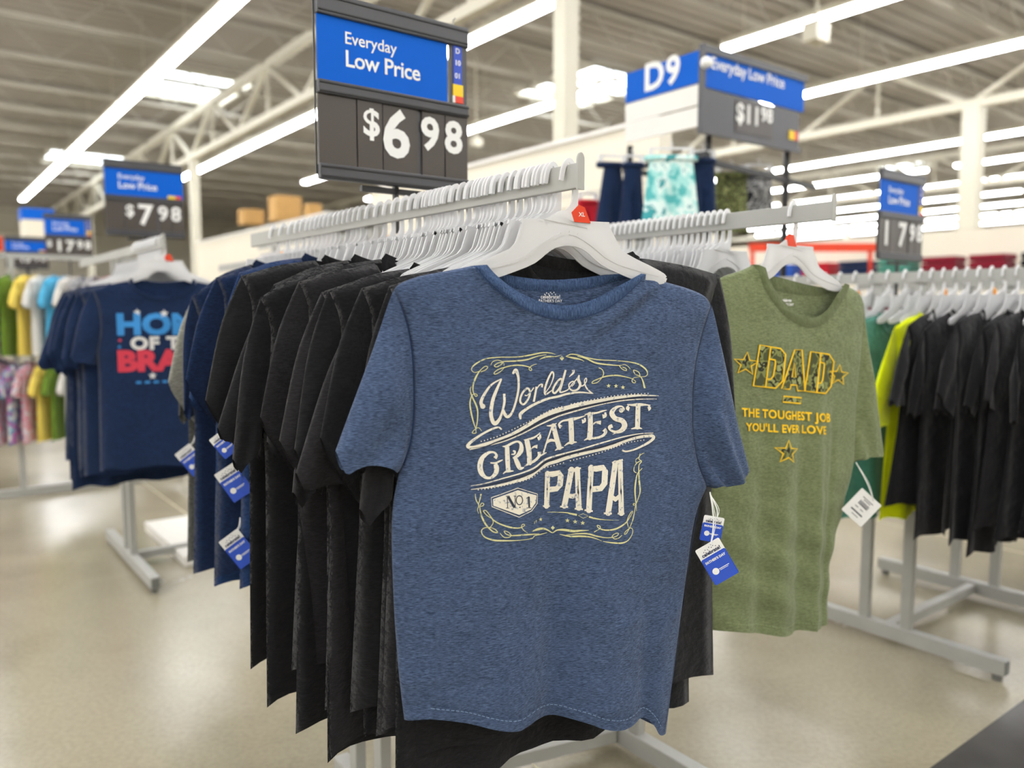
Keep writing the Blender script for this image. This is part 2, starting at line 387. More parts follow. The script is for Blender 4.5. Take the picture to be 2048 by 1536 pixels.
# ---------------------------------------------------------------- signs
def fit2(o, f): return f
def price_sign(name, label, loc, price, small=False, group=None, strip=True, W=.42, H=.425, back=True, stem=None, caps=None):
    """double rail price sign; loc = lower left corner; local x along the face, -y faces the viewer"""
    t = thing(name, label, 'sign', loc, YAW, group)
    for nm, z, h in (('top_rail', H - .027, .05), ('middle_rail', H * .495, .032), ('bottom_rail', .017, .036)):
        r = obj(nm, mk(box, (W / 2, 0, z), (W, .020, h)), 'signdark', t); bev(r, .003)
        bm = bmesh.new()
        for q in (-.32, .28): box(bm, (W / 2, -.0105, z + q * h), (W - .002, .004, .003))
        obj('groove', bm, 'blackmetal', r)
    z0, z1 = H * .495 + .016, H - .05; hb = z1 - z0; sx = W * .855 if strip else W
    card = obj('blue_card', mk(box, (sx / 2, 0, (z0 + z1) / 2), (sx - .004, .006, hb)), 'blue', t)
    f = lambda x, y: (x, -.0036, y)
    def tx(s, size, x, z, b, par, mat='white', **k):
        return text_on('lettering', s, size, mat, par, lambda X, Y: (x + X, -.0038, z + Y), bold=b, **k)
    tx('Everyday', hb * .265, W * .165, z0 + hb * .62, .008, card, spacing=.98)
    tx('Low Price', hb * .36, W * .165, z0 + hb * .27, .014, card, spacing=.95)
    for x in (W * .07, W * .9):
        bm = bmesh.new(); tube(bm, [(x, 0, H - .004), (x, 0, H + .012), (x + .006, 0, H + .018)], .002, 6); obj('hook', bm, 'steel', t)
    if strip:
        s0 = W * .865
        side = obj('side_strip', mk(box, (s0 + W * .065, 0, (z0 + z1) / 2), (W * .125, .005, hb)), 'signdark', t)
        cd = bmesh.new(); box(cd, (s0 + W * .06, -.003, z0 + hb * .66), (W * .062, .003, hb * .66)); k = obj('location_card', cd, 'tagblue', side)
        for s, q in (('D', .86), ('10', .66), ('01', .44)):
            text_on('lettering', s, hb * .125, 'white', side, lambda X, Y: (s0 + W * .06 + X, -.0048, z0 + hb * q + Y), bold=.02, align='CENTER')
        obj('yellow_sticker', mk(box, (s0 + W * .062, -.003, z0 + hb * .235), (W * .075, .0034, hb * .2)), 'yel', side)
        obj('red_sticker', mk(box, (s0 + W * .070, -.003, z0 + hb * .08), (W * .06, .0034, hb * .12)), 'red', side)
        obj('white_sticker', mk(box, (s0 + W * .032, -.003, z0 + hb * .08), (W * .018, .0034, hb * .12)), 'white', side)
    else:
        obj('yellow_sticker', mk(box, (W * .84, -.005, z0 + .006), (W * .1, .004, .022)), 'yel', card)
        obj('red_sticker', mk(box, (W * .93, -.005, z0 + .006), (W * .07, .004, .022)), 'red', card)
    y0, y1 = .035, H * .495 - .016; hp = y1 - y0
    backp = obj('back_board', mk(box, (W / 2, .006, (y0 + y1) / 2), (W - .006, .006, hp + .01)), 'signdark', t)
    xs = caps or [0, .235, .40, .64, .665, .83, 1.0]
    for i, (a, b) in enumerate(zip(xs, xs[1:])):
        if b - a < .05: continue
        obj('price_card', mk(box, (W * (a + b) / 2, -.001 - .001 * (i % 2), (y0 + y1) / 2), (W * (b - a) - .003, .003, hp)), 'card', t)
    for s, size, x, zz, b in price:
        text_on('digits', s, hp * size, 'white', t, lambda X, Y: (W * x + X, -.0046, y0 + hp * zz + Y), bold=b, spacing=1.05)
    if back:
        for x in (-.002, W + .002): obj('side_wire', mk(beam, (x, .008, .01), (x, .008, H), .003, .003, (0, 1, 0)), 'blackmetal', t)
    if stem:
        bm = bmesh.new(); beam(bm, (W * .5, .012, .0), (W * .5, .012, -stem), .012, .012, (0, 1, 0)); obj('stem', bm, 'blackmetal', t)
        obj('foot_bar', mk(box, (W * .5, .012, -.012), (W * .46, .012, .014)), 'blackmetal', t)
    return t
P698 = [('$', .56, .268, .50, .022), ('6', .98, .395, .24, .03), ('9', .70, .655, .42, .03), ('8', .70, .825, .42, .03)]
LL = at(638, 356, 1.9); price_sign('price_sign', 'blue and black Everyday Low Price sign reading $6.98 above the front rack', (LL.x, 1.9, LL.z), P698, stem=.115)
LL = at(213, 470, 4.5); price_sign('price_sign', 'blue and black price sign reading $7.98 above the left navy shirt rack', (LL.x, 4.5, LL.z),
    [('$', .56, .24, .50, .022), ('7', .98, .40, .24, .03), ('9', .70, .655, .42, .03), ('8', .70, .825, .42, .03)], strip=False, stem=.26)
LL = at(1755, 518, 3.8); price_sign('price_sign', 'blue and black price sign reading 17.98 above the black shirts at right', (LL.x, 3.8, LL.z),
    [('1', .98, .06, .24, .03), ('7', .98, .42, .24, .03), ('9', .70, .68, .42, .03), ('8', .70, .85, .42, .03)], stem=.22)
LL = at(92, 516, 7.9); price_sign('price_sign', 'distant blue and black price sign reading $17.98 at far left', (LL.x, 7.9, LL.z),
    [('$', .5, .03, .50, .022), ('1', .9, .2, .24, .03), ('7', .9, .42, .24, .03), ('9', .66, .66, .42, .03), ('8', .66, .83, .42, .03)], stem=.5, H=.44)
LL = at(12, 536, 9.0); price_sign('price_sign', 'distant price sign reading $13.98 with a red edge at the left border', (LL.x, 9.0, LL.z),
    [('$', .5, .1, .50, .022), ('1', .8, .32, .3, .03), ('3', .8, .45, .3, .03), ('9', .6, .68, .42, .03), ('8', .6, .83, .42, .03)], strip=False, stem=.5, H=.36)
# red side card of that far sign
t = thing('side_card', 'red card at the left edge of the far $13.98 sign', 'sign', (LL.x - .02, 9.02, LL.z + .2), YAW)
obj('red_panel', mk(box, (-.09, 0, .07), (.16, .01, .16)), 'redclip', t)
# far aisle marker at left
c = at(50, 440, 12); t = thing('aisle_marker', 'small blue aisle marker box far away at the left', 'sign', c, YAW)
obj('blue_panel', mk(box, (.15, 0, .08), (.42, .4, .16)), 'blue', t); obj('white_panel', mk(box, (.15, 0, -.13), (.40, .38, .25)), 'cream', t)
obj('post', mk(box, (.0, 0, -1.2), (.04, .04, 1.9)), 'blackmetal', t)
# ---------------------------------------------------------------- D9 aisle sign and its tall stand
c0 = at(1401, 225, 4.2); t = thing('aisle_sign', 'large two-sided blue aisle sign reading D9 and Everyday Low Price $11.98', 'sign', (c0.x, c0.y, c0.z), 0)
zt = at(1401, 100, 4.2).z - c0.z
def sp(along, s, z, off=0):                     # point on the left (A) or right (B) face
    d = A if along == 'A' else B; n = B if along == 'A' else A
    return d * s - n * off + Vector((0, 0, z))
def panel(nm, along, s0, s1, z0, z1, mat, par, off=.0, th=.01):
    bm = bmesh.new(); P = [sp(along, s, z, o_) for o_ in (off, off + th) for s, z in ((s0, z0), (s1, z0), (s1, z1), (s0, z1))]
    quadbox(bm, P); bmesh.ops.recalc_face_normals(bm, faces=bm.faces[:]); return obj(nm, bm, mat, par)
zb = zt * .42
g = panel('left_blue_panel', 'A', .01, .53, zb + .02, zt, 'blue', t)
text_on('lettering', 'D9', .20, 'white', g, lambda X, Y: sp('A', .39 - X, zb + .055 + Y, .013), bold=.03, spacing=1.1)
panel('left_white_panel', 'A', .01, .53, zb - .09, zb + .012, 'whitepl', t); panel('left_white_panel', 'A', .01, .53, zb - .20, zb - .10, 'whitepl', t)
g = panel('right_blue_panel', 'B', .01, .90, zb, zt - .01, 'blue', t)
text_on('lettering', 'Everyday Low Price', .085, 'white', g, lambda X, Y: sp('B', .06 + X, zb + .10 + Y, .013), bold=.012, spacing=.95)
g = panel('right_price_board', 'B', .0, .86, zb - .21, zb - .01, 'signdark', t)
panel('price_card', 'B', .27, .60, zb - .19, zb - .03, 'card', g, .011, .003)
text_on('lettering', '$11', .135, 'white', g, lambda X, Y: sp('B', .27 + X, zb - .135 + Y, .016), bold=.03, spacing=1.05)
text_on('lettering', '98', .105, 'white', g, lambda X, Y: sp('B', .49 + X, zb - .105 + Y, .016), bold=.03, spacing=1.05)
panel('yellow_sticker', 'B', .76, .81, zb - .17, zb - .12, 'yel', g, .012, .004); panel('red_sticker', 'B', .81, .84, zb - .17, zb - .12, 'red', g, .012, .004)
panel('top_rail', 'B', .0, .92, zt - .012, zt + .025, 'signdark', t, -.01, .03); panel('bottom_rail', 'B', .0, .88, zb - .235, zb - .205, 'signdark', t, -.005, .02)
panel('corner_post', 'B', -.01, .012, zb - .235, zt + .03, 'signdark', t, -.01, .03)
bm = bmesh.new(); bmesh.ops.create_uvsphere(bm, u_segments=12, v_segments=8, radius=.03); bmesh.ops.translate(bm, verts=bm.verts, vec=sp('B', .0, zt - .07, .03)); obj('white_knob', bm, 'white', t, True)
st = thing('display_stand', 'tall black steel stand carrying the D9 sign and hanging shorts', 'stand', (c0.x, c0.y, 0), 0)
zs = c0.z + zb - .22
for nm, P in (('post', [sp('B', .14, 0, -.06), sp('B', .14, zs, -.06)]), ('post', [sp('A', .5, 0, 0) + B * .0, sp('A', .5, zs, 0)]), ('post', [sp('B', .85, 0, -.06), sp('B', .85, zs, -.06)])):
    obj(nm, mk(beam, P[0], P[1], .03, .03, (0, 1, 0)), 'blackmetal', st)
zr = at(1440, 318, 4.3).z
obj('hang_rail', mk(beam, sp('A', .55, zr, 0), sp('A', -.05, zr, 0), .02, .03), 'blackmetal', st)
obj('hang_rail', mk(beam, sp('A', .55, zr, 0), sp('A', .55, zr, 0) + B * .3, .02, .03), 'blackmetal', st)
obj('hang_rail', mk(beam, sp('B', -.02, zr, -.06), sp('B', 1.15, zr - .05, -.06), .02, .03), 'blackmetal', st)
obj('base', mk(beam, sp('B', -.1, .03, -.06), sp('B', 1.0, .03, -.06), .06, .05), 'blackmetal', st)
obj('base', mk(beam, sp('A', -.2, .03, 0), sp('A', .9, .03, 0), .06, .05), 'blackmetal', st)
# shorts / trousers hanging from it
def shorts(name, label, px0, px1, pyt, pyb, Y, mat, wb=1.15, yaw=0., group='shorts hanging on the tall black stand', seed=0):
    a, b = at(px0, pyt, Y), at(px1, pyt, Y); zb_ = at(px0, pyb, Y).z; W = b.x - a.x; H = a.z - zb_
    t = thing(name, label, 'shorts', ((a.x + b.x) / 2, Y, a.z), yaw, group)
    rnd = random.Random(seed); ph = rnd.random() * 6
    bm = bmesh.new(); n, m = 24, 14; g = {}
    for i in range(n):                              # closed loop, draped, with two legs dividing below the crotch
        th = 2 * math.pi * i / n
        for j in range(m + 1):
            q = j / m; hw = W / 2 * (1 / wb + (1 - 1 / wb) * q)
            x = hw * math.cos(th); y = (.018 + .025 * q) * math.sin(th) + .012 * q * math.sin(9 * x / W + ph)
            if q > .45 and abs(x) < hw * .25: y *= .35
            g[i, j] = bm.verts.new((x, y, -H * q + .008 * math.sin(3 * th + ph) * q))
    for i in range(n):
        for j in range(m): bm.faces.new((g[i, j], g[i, j + 1], g[(i + 1) % n, j + 1], g[(i + 1) % n, j]))
    obj('fabric', bm, mat, t, True)
    bm = bmesh.new(); tube(bm, [(W * .43 * math.cos(2 * math.pi * k / 20), .02 * math.sin(2 * math.pi * k / 20), -.015) for k in range(21)], .008, 6, .017); obj('waistband', bm, mat, t, True)
    bm = bmesh.new()
    for s in (-1, 1): box(bm, (s * W * .34, 0, .012), (.02, .03, .05))
    beam(bm, (-W * .36, 0, .035), (W * .36, 0, .035), .008, .012); tube(bm, [(0, 0, .035), (.006, 0, .055), (0, 0, .07), (-.012, 0, .06)], .003, 6)
    obj('clip_hanger', bm, 'hanger', t)
    return t
shorts('shorts', 'navy shorts hanging at the left end of the tall stand', 1188, 1262, 325, 458, 4.45, 'navy', 2.2, .2, seed=1)
shorts('shorts', 'second navy shorts beside the aqua tie-dye pair', 1240, 1292, 325, 455, 4.4, 'navy', 1.5, .1, seed=2)
shorts('shorts', 'aqua and white tie-dye shorts below the D9 sign', 1283, 1402, 311, 455, 4.15, 'tiedye', 1.4, 0, seed=3)
shorts('shorts', 'dark navy shorts right of the aqua pair', 1376, 1436, 316, 455, 4.3, 'navy', 1.3, .1, seed=4)
shorts('shorts', 'green camouflage shorts right of the navy pair', 1424, 1502, 345, 465, 4.65, 'camo', 1.25, .1, seed=5)
shorts('shorts', 'grey camouflage shorts at the right end of the stand', 1482, 1552, 342, 450, 4.9, 'camo_grey', 1.3, .1, seed=6)
shorts('shorts', 'small red shorts low beside the navy ones', 1150, 1200, 400, 450, 4.6, 'red_cloth', 1.2, .3, seed=7)
# ---------------------------------------------------------------- cream gondola wall with boxes, plinth
def slabthing(name, label, cat_, u0, u1, v0, v1, z0, z1, mat, part='panel'):
    t = thing(name, label, cat_, UV((u0 + u1) / 2, (v0 + v1) / 2, z0), YAW)
    o = obj(part, mk(box, (0, 0, (z1 - z0) / 2), (v1 - v0, u1 - u0, z1 - z0)), mat, t); return t
t = slabthing('partition', 'long cream partition wall rising behind the front rack', 'partition', 3.87, 8.2, 4.24, 4.36, 0, 2.72, 'cream')
obj('cap_rail', mk(box, (0, 0, 2.73), (.16, 4.33, .03)), 'whitepl', t)
bm = bmesh.new()
for k in range(9): box(bm, (-.062, 0, 1.5 + .1 * k), (.004, 4.3, .006))
o = obj('slat_groove', bm, 'steel', t)
t = slabthing('partition', 'lower cream partition continuing far behind the navy shirts', 'partition', 8.25, 13.2, 3.75, 3.9, 0, 2.45, 'cream')
obj('cap_rail', mk(box, (0, 0, 2.46), (.18, 4.95, .03)), 'whitepl', t)
t = slabthing('storage_shelf', 'dark storage shelf carrying cardboard boxes far behind the rack', 'shelf', 10.5, 14.5, 4.3, 5.2, 2.2, 2.62, 'blackmetal', 'top_deck')
for u in (-1.9, 1.9):
    for v in (-.4, .4): obj('post', mk(box, (v, u, -1.1), (.06, .06, 2.2)), 'blackmetal', t)
def boxer(lab, px0, px1, pyb, pyt, Y):
    a, b = at(px0, pyb, Y), at(px1, pyt, Y); w_, h_ = b.x - a.x, b.z - a.z
    c = UV(0, 0, 0); t = thing('cardboard_box', lab, 'box', ((a.x + b.x) / 2, Y, 2.62), YAW, None)
    o = obj('carton', mk(box, (0, 0, h_ / 2), (w_ * .72, w_ * .6, h_)), 'cardboard', t); bev(o, .01)
    obj('tape', mk(box, (0, 0, h_), (.05, w_ * .6, .004)), 'ora', t)
boxer('brown cardboard box, left one on the dark far shelf', 472, 530, 402, 372, 11.6)
boxer('tall brown cardboard box in the middle of the far shelf', 533, 605, 402, 352, 11.2)
boxer('brown cardboard box, right one on the far shelf', 605, 645, 402, 372, 10.9)
c = atz(335, 1072, .0); c = atz(290, 1062, 0) + B * .375 - A * .45; t = thing('display_plinth', 'low white plinth on the floor behind the left rack', 'plinth', (c.x, c.y, 0), YAW)
o = obj('plinth_top', mk(box, (0, 0, .03), (.75, .9, .06)), 'whitepl', t); bev(o, .005)
# ---------------------------------------------------------------- clothes racks
def rack(label, E, zr, arms, sep, post_ts=(.617, .767), t_end=1.45, base=(-.35, 1.9), endtab=True, E2=None, post2=None, steel='steel'):
    """two upright frames joined by a cross bar; every frame carries one long arm along A.  E = near arm end (xy)"""
    t = thing('clothes_rack', label, 'rack', (E[0], E[1], 0), YAW)
    def fr(off, tp, name_t):
        x0, y0 = off
        a0 = (x0, y0, zr)
        arm = obj('arm', mk(box, (x0, y0 + t_end / 2, zr), (.011, t_end, .043)), steel, t); bev(arm, .002)
        if endtab:
            bm = bmesh.new(); pts = [(-.0125 + .025 * k, -.024) for k in (0, 1)] + [(.0125 * math.cos(q * math.pi / 8), .026 + .0125 * math.sin(q * math.pi / 8)) for q in range(9)]
            prism(bm, pts, .004, lambda p: Vector((x0 + p[0] * .62, y0 - .002 + p[1], zr + p[2]))); obj('end_stop', bm, steel, arm)
        for q in tp:
            p = obj('post', mk(box, (x0 + .024, y0 + q, (zr + .035) / 2), (.032, .042, zr - .05)), steel, t); bev(p, .003)
            bm = bmesh.new(); box(bm, (x0 + .01, y0 + q, zr), (.03, .03, .04)); obj('bracket', bm, steel, p)
            bm = bmesh.new(); tube(bm, [(x0 + .04, y0 + q, .5), (x0 + .044, y0 + q, .5)], .006, 8); obj('bolt', bm, 'steel_d', p)
        bl = base[name_t]
        b = obj('base_bar', mk(box, (x0 + .024, y0 + (tp[0] + tp[1]) / 2, .055), (.045, bl, .06)), steel, t); bev(b, .004)
        for s in (-1, 1):
            yy = y0 + (tp[0] + tp[1]) / 2 + s * (bl / 2 - .03)
            bm = bmesh.new(); tube(bm, [(x0 + .024, yy, 0), (x0 + .024, yy, .03)], .018, 10); obj('foot', bm, 'steel_d', b)
            obj('end_cap', mk(box, (x0 + .024, y0 + (tp[0] + tp[1]) / 2 + s * (bl / 2 + .0015), .055), (.036, .004, .05)), 'steel_d', b)
    fr((0, 0), post_ts, 0)
    off2 = E2 or (sep, 0); p2 = post2 or post_ts
    fr(off2, p2, 1)
    y1 = (post_ts[0] + post_ts[1]) / 2; y2 = off2[1] + (p2[0] + p2[1]) / 2
    obj('cross_bar', mk(beam, (.03, y1, .055), (off2[0], y2, .055), .04, .04), steel, t)
    obj('cross_bar', mk(beam, (.03, y1, .42), (off2[0], y2, .42), .025, .025), steel, t) if False else None
    return t
ZR = 1.63
E1 = Vector((.116, 1.39, 0)); E2v = Vector((.744, 1.869, 0)); dE = E2v - E1
rack('grey steel clothes rack in the centre carrying the front t-shirts', (E1.x, E1.y), ZR, 2, .79, post_ts=(.80, .95), post2=(.617, .767),
     E2=(dE.dot(B), dE.dot(A)), base=(.38, 1.0), t_end=1.62)
# rack under the navy shirts at left, rack under the black shirts at right
ZR3 = ZR + .055
E3 = Vector((-1.475, 3.40, 0)); rack('grey steel clothes rack at left carrying the navy t-shirts', (E3.x, E3.y), ZR3, 2, .85, post_ts=(.98, 1.13), base=(1.1, 1.1), t_end=2.0)
P4 = atz(1805, 1300, 0); E4 = P4 - A * .66
ZR4 = 1.53
rack('grey steel clothes rack at right with long bases carrying black t-shirts', (E4.x, E4.y), ZR4, 2, .85, post_ts=(.66, .84), base=(.94, .94), t_end=1.4)
# ---------------------------------------------------------------- hangers
def hanger_meshes():
    bm = bmesh.new()
    prof = [(-.085, -.080), (-.078, -.077), (.068, -.077), (.076, -.080), (.092, -.106), (.108, -.128), (.165, -.152), (.196, -.166), (.199, -.174), (.190, -.179),
            (.150, -.176), (.10, -.160), (.066, -.146), (.045, -.130), (.025, -.118), (0, -.114), (-.025, -.118), (-.045, -.130), (-.066, -.146),
            (-.10, -.160), (-.15, -.176), (-.190, -.179), (-.199, -.174), (-.196, -.166), (-.165, -.152), (-.108, -.128), (-.094, -.106)]
    prism(bm, prof[::-1], .0035)
    body = bm
    bm = bmesh.new()                                 # raised rim and lower flange
    rim = cat([(p[0], p[1]) for p in prof], 2, True)
    n = len(rim)
    for i in range(n):
        a, b = rim[i], rim[(i + 1) % n]; beam(bm, (a[0], 0, a[1]), (b[0], 0, b[1]), .007, .0028, (0, 1, 0))
    low = [(-.185, -.174), (-.11, -.157), (-.075, -.143), (-.045, -.122), (0, -.103), (.045, -.122), (.075, -.143), (.11, -.157), (.185, -.174)]
    low = cat(low, 3)
    for a, b in zip(low, low[1:]): beam(bm, (a[0], -.002, a[1] + .008), (b[0], -.002, b[1] + .008), .006, .002, (0, 1, 0))
    rimb = bm
    bm = bmesh.new()                                 # flat hook over the rail, widening into the neck
    hk = [(-.0145, -.010, .0070), (-.0135, -.002, .0075), (-.0115, .008, .0075), (-.008, .017, .0075), (0, .0255, .0075), (.0075, .017, .008), (.0115, .0, .0085), (.0125, -.025, .0095), (.011, -.045, .012), (.004, -.062, .022), (-.004, -.072, .045), (-.006, -.080, .085)]
    # z relative to rail centre: rail half height .0215
    hk = [(x, z + (.0045 if z > -.04 else 0), w_) for x, z, w_ in hk]
    hk = cat(hk, 3); L = []
    for i, p in enumerate(hk):
        a, b = hk[max(0, i - 1)], hk[min(len(hk) - 1, i + 1)]; dx, dz = b[0] - a[0], b[1] - a[1]; l = math.hypot(dx, dz)
        nx, nz = -dz / l * p[2] / 2, dx / l * p[2] / 2
        L.append([bm.verts.new((p[0] + s * nx, y, p[1] + s * nz)) for s, y in ((1, -.0030), (-1, -.0030), (-1, .0030), (1, .0030))])
    for a, b in zip(L, L[1:]):
        for k in range(4): bm.faces.new((a[k], a[(k + 1) % 4], b[(k + 1) % 4], b[k]))
    bm.faces.new(L[0][::-1]); bm.faces.new(L[-1])
    return body, rimb, bm
def make_hanger(label, group):
    t = thing('clothes_hanger', label, 'hanger', (0, 0, 0), YAW, group)
    b, r_, h = hanger_meshes(); obj('body', b, 'hanger', t); obj('rim', r_, 'hanger', t); obj('hook', h, 'hanger', t); return t
hanger0 = make_hanger('milky white plastic hanger holding the heather blue shirt at the front', None)
def clip(h, mat, lab='coloured size clip', x=.012, txt=None):
    bm = bmesh.new(); prism(bm, [(x + .002, -.076), (x - .004, -.060), (x + .010, -.046), (x + .022, -.050), (x + .034, -.077)], .007); o = obj('size_clip', bm, mat, h); o['label'] = lab
    if txt: text_on('lettering', txt, .010, 'white', o, lambda X, Y: (x + .010 + X, -.0042, -.066 + Y), bold=.02)
    return o
def hang(E, q, zr, label, group, yaw=None, dx=0, first=False, cl=None, dz=0):
    h = hanger0 if first else dup(hanger0); p = Vector((E.x, E.y, 0)) + A * q
    h.location = (p.x, p.y, zr + dz); h.rotation_euler = (0, 0, YAW if yaw is None else yaw)
    h['label'] = label
    if group: h['group'] = group
    elif 'group' in h.keys(): del h['group']
    if cl: cls.append((h, cl))
    return h
cls = []
# ---------------------------------------------------------------- t-shirts
def tee_outline(hs=.28, hw=.275, L=.80, nw=.125, nd=.085, slen=.23, sa=.33, cuff=.20, sl=(1, 1), armz=-.47, zn=-.150, sag=.045, sar=None, slenr=None, droop=0):
    """outlines in local x,z.  sa = sleeve angle from vertical"""
    o = {}
    for sgn, k, an, ln in ((-1, 'L', sa, slen), (1, 'R', sar if sar is not None else sa, slenr or slen)):
        dr = droop if sgn < 0 else 0
        S = (sgn * hs, zn - sag - dr); P = (sgn * hw * .985, armz - dr * .6)
        o['neck' + k] = (sgn * nw, zn + .002); o['sh' + k] = S
        o['shc' + k] = cat([(sgn * nw, zn + .002), (sgn * (nw + hs) / 2, zn - sag * .30 - dr * .35), (sgn * (hs - .035), zn - sag * .72 - dr * .7), S], 4)
        o['arm' + k] = cat([S, (sgn * (hs - .020), zn - sag - .06 - dr), (sgn * (hw - .022), armz + .10), P], 5)
        o['side' + k] = cat([P, (sgn * hw * .98, armz - .12), (sgn * hw * 1.0, zn - L * .75), (sgn * hw * 1.02, zn - L - (.008 if sgn < 0 else 0))], 4)
        co = (S[0] + sgn * math.sin(an) * ln * 1.30, S[1] - math.cos(an) * ln * 1.30)
        ci = (P[0] + sgn * math.sin(an * .55) * .05, P[1] - .055)
        o['sout' + k] = cat([S, (S[0] + sgn * (.012 + math.sin(an) * ln * .30), S[1] - math.cos(an) * ln * .28 - .01), ((S[0] + co[0]) / 2 + sgn * .012, (S[1] + co[1]) / 2), co], 4)
        mid = ((co[0] + ci[0]) / 2 + sgn * .0, (co[1] + ci[1]) / 2 - .012)
        o['cuff' + k] = cat([co, (co[0] - sgn * .012, co[1] - .03), mid, ci], 4)
        o['sin' + k] = [P, ci]
    o['neckf'] = cat([(-nw, zn + .002), (-nw * .88, zn - nd * .5), (-nw * .5, zn - nd * .92), (0, zn - nd * 1.05), (nw * .5, zn - nd * .92), (nw * .88, zn - nd * .5), (nw, zn + .002)], 5)
    o['neckb'] = cat([(-nw, zn + .002), (-nw * .6, zn - .018), (0, zn - .026), (nw * .6, zn - .018), (nw, zn + .002)], 5)
    o['neckfi'] = cat([(-nw + .012, zn + .008), (-nw * .80, zn - nd * .36), (-nw * .45, zn - nd * .70), (0, zn - nd * .82), (nw * .45, zn - nd * .70), (nw * .80, zn - nd * .36), (nw - .012, zn + .008)], 5)
    o['neckbi'] = cat([(-nw + .010, zn + .014), (-nw * .6, zn + .002), (0, zn - .006), (nw * .6, zn + .002), (nw - .010, zn + .014)], 5)
    zb = zn - L; x = hw * 1.02
    o['hemf'] = cat([(-x, zb - .008), (-x * .82, zb + .004), (-x * .6, zb - .006), (-x * .2, zb + .004), (x * .25, zb - .004), (x * .65, zb + .005), (x, zb)], 5)
    o['hemb'] = cat([(-x, zb - .008), (-x * .5, zb + .012), (0, zb - .008), (x * .5, zb + .010), (x, zb)], 5)
    return o
def resamp_x(c): return [(p[0], p[1]) for p in c]
class Tee:
    def __init__(s, o, fold, Tm=.02, seed=0):
        s.o = o; s.fold = fold; s.Tm = Tm
        s.L = [(z, x) for x, z in (o['armL'] + o['sideL'][1:])][::-1]; s.Rr = [(z, x) for x, z in (o['armR'] + o['sideR'][1:])][::-1]
        s.topf = o['shcL'][::-1] + o['neckf'][1:-1] + o['shcR']; s.topb = o['shcL'][::-1] + o['neckb'][1:-1] + o['shcR']
        s.zs = [(x, z) for x, z in (o['shcL'][::-1] + o['shcR'])]; s.z0 = max(z for x, z in s.zs)
        s.H = s.z0 - min(z for x, z in o['hemf'])
    def T(s, x, z):
        xl, xr = interp(s.L, z), interp(s.Rr, z); c, h = (xl + xr) / 2, max(.01, (xr - xl) / 2); q = min(1, abs((x - c) / h))
        top = interp(s.zs, x); nl, nr = s.o['neckL'][0], s.o['neckR'][0]
        if nl < x < nr: top = s.z0 + .05 + .0 * x
        f = math.sqrt(max(0, min(1, (top - z) / .07)))
        return s.Tm * (1 - q ** 3.0) ** .5 * f * (.8 + .5 * (s.z0 - z) / s.H)
    def F(s, x, z): return s.fold(x, z, (s.z0 - z) / s.H, 0) - s.T(x, z)
    def Bk(s, x, z): return s.fold(x, z, (s.z0 - z) / s.H, 1) + s.T(x, z)
    def coons(s, top, bot, left, right, ns, ntt, side, bm):
        """top/bot: x-monotone curves; left/right: z-monotone curves; returns vertex grid"""
        def bx(c, q):      # point at x-fraction
            xa, xb = c[0][0], c[-1][0]; xx = xa + (xb - xa) * q; return (xx, interp(c, xx))
        def al(c):
            d = [0]
            for a, b in zip(c, c[1:]): d.append(d[-1] + math.hypot(b[0] - a[0], b[1] - a[1]))
            return [(t_ / d[-1], p) for t_, p in zip(d, c)]
        def ev(tab, q):
            for (a, p), (b, r) in zip(tab, tab[1:]):
                if q <= b + 1e-9: k = (q - a) / max(1e-9, b - a); return (p[0] + (r[0] - p[0]) * k, p[1] + (r[1] - p[1]) * k)
            return tab[-1][1]
        LT, RT, BT = al(left), al(right), al(bot); g = {}
        P00, P10, P01, P11 = top[0], top[-1], bot[0], bot[-1]
        for i in range(ns + 1):
            q = i / ns; tp = bx(top, q); bt = ev(BT, q)
            for j in range(ntt + 1):
                r = j / ntt; r = r * (.75 + .25 * r)
                l, ri = ev(LT, r), ev(RT, r)
                p = [(1 - r) * tp[k] + r * bt[k] + (1 - q) * l[k] + q * ri[k] - ((1 - q) * (1 - r) * P00[k] + q * (1 - r) * P10[k] + (1 - q) * r * P01[k] + q * r * P11[k]) for k in (0, 1)]
                y = s.F(*p) if side == 0 else s.Bk(*p)
                g[i, j] = bm.verts.new((p[0], y, p[1]))
        for i in range(ns):
            for j in range(ntt):
                f = (g[i, j], g[i, j + 1], g[i + 1, j + 1], g[i + 1, j])
                bm.faces.new(f if side == 0 else f[::-1])
        return g
    def body(s, ns, nt_):
        bm = bmesh.new(); o = s.o; l = o['armL'] + o['sideL'][1:]; r = o['armR'] + o['sideR'][1:]
        s.coons(s.topf, o['hemf'], l, r, ns, nt_, 0, bm); s.coons(s.topb, o['hemb'], l, r, ns, nt_, 1, bm)
        return bm
    def sleeve(s, k, nu, nv, thick=.022, crease=0, sweep=0.0, hem=True, yo=0):
        o = s.o; bm = bmesh.new(); sg = -1 if k == 'L' else 1
        seam, cuff, out, inn = o['arm' + k], o['cuff' + k], o['sout' + k], o['sin' + k]
        def al(c):
            d = [0]
            for a, b in zip(c, c[1:]): d.append(d[-1] + math.hypot(b[0] - a[0], b[1] - a[1]))
            return [(t_ / d[-1], p) for t_, p in zip(d, c)]
        def ev(tab, q):
            for (a, p), (b, r) in zip(tab, tab[1:]):
                if q <= b + 1e-9: kk = (q - a) / max(1e-9, b - a); return (p[0] + (r[0] - p[0]) * kk, p[1] + (r[1] - p[1]) * kk)
            return tab[-1][1]
        SE, CU, OU, IN = al(seam), al(cuff), al(out), al(inn); P00, P01, P10, P11 = seam[0], seam[-1], cuff[0], cuff[-1]
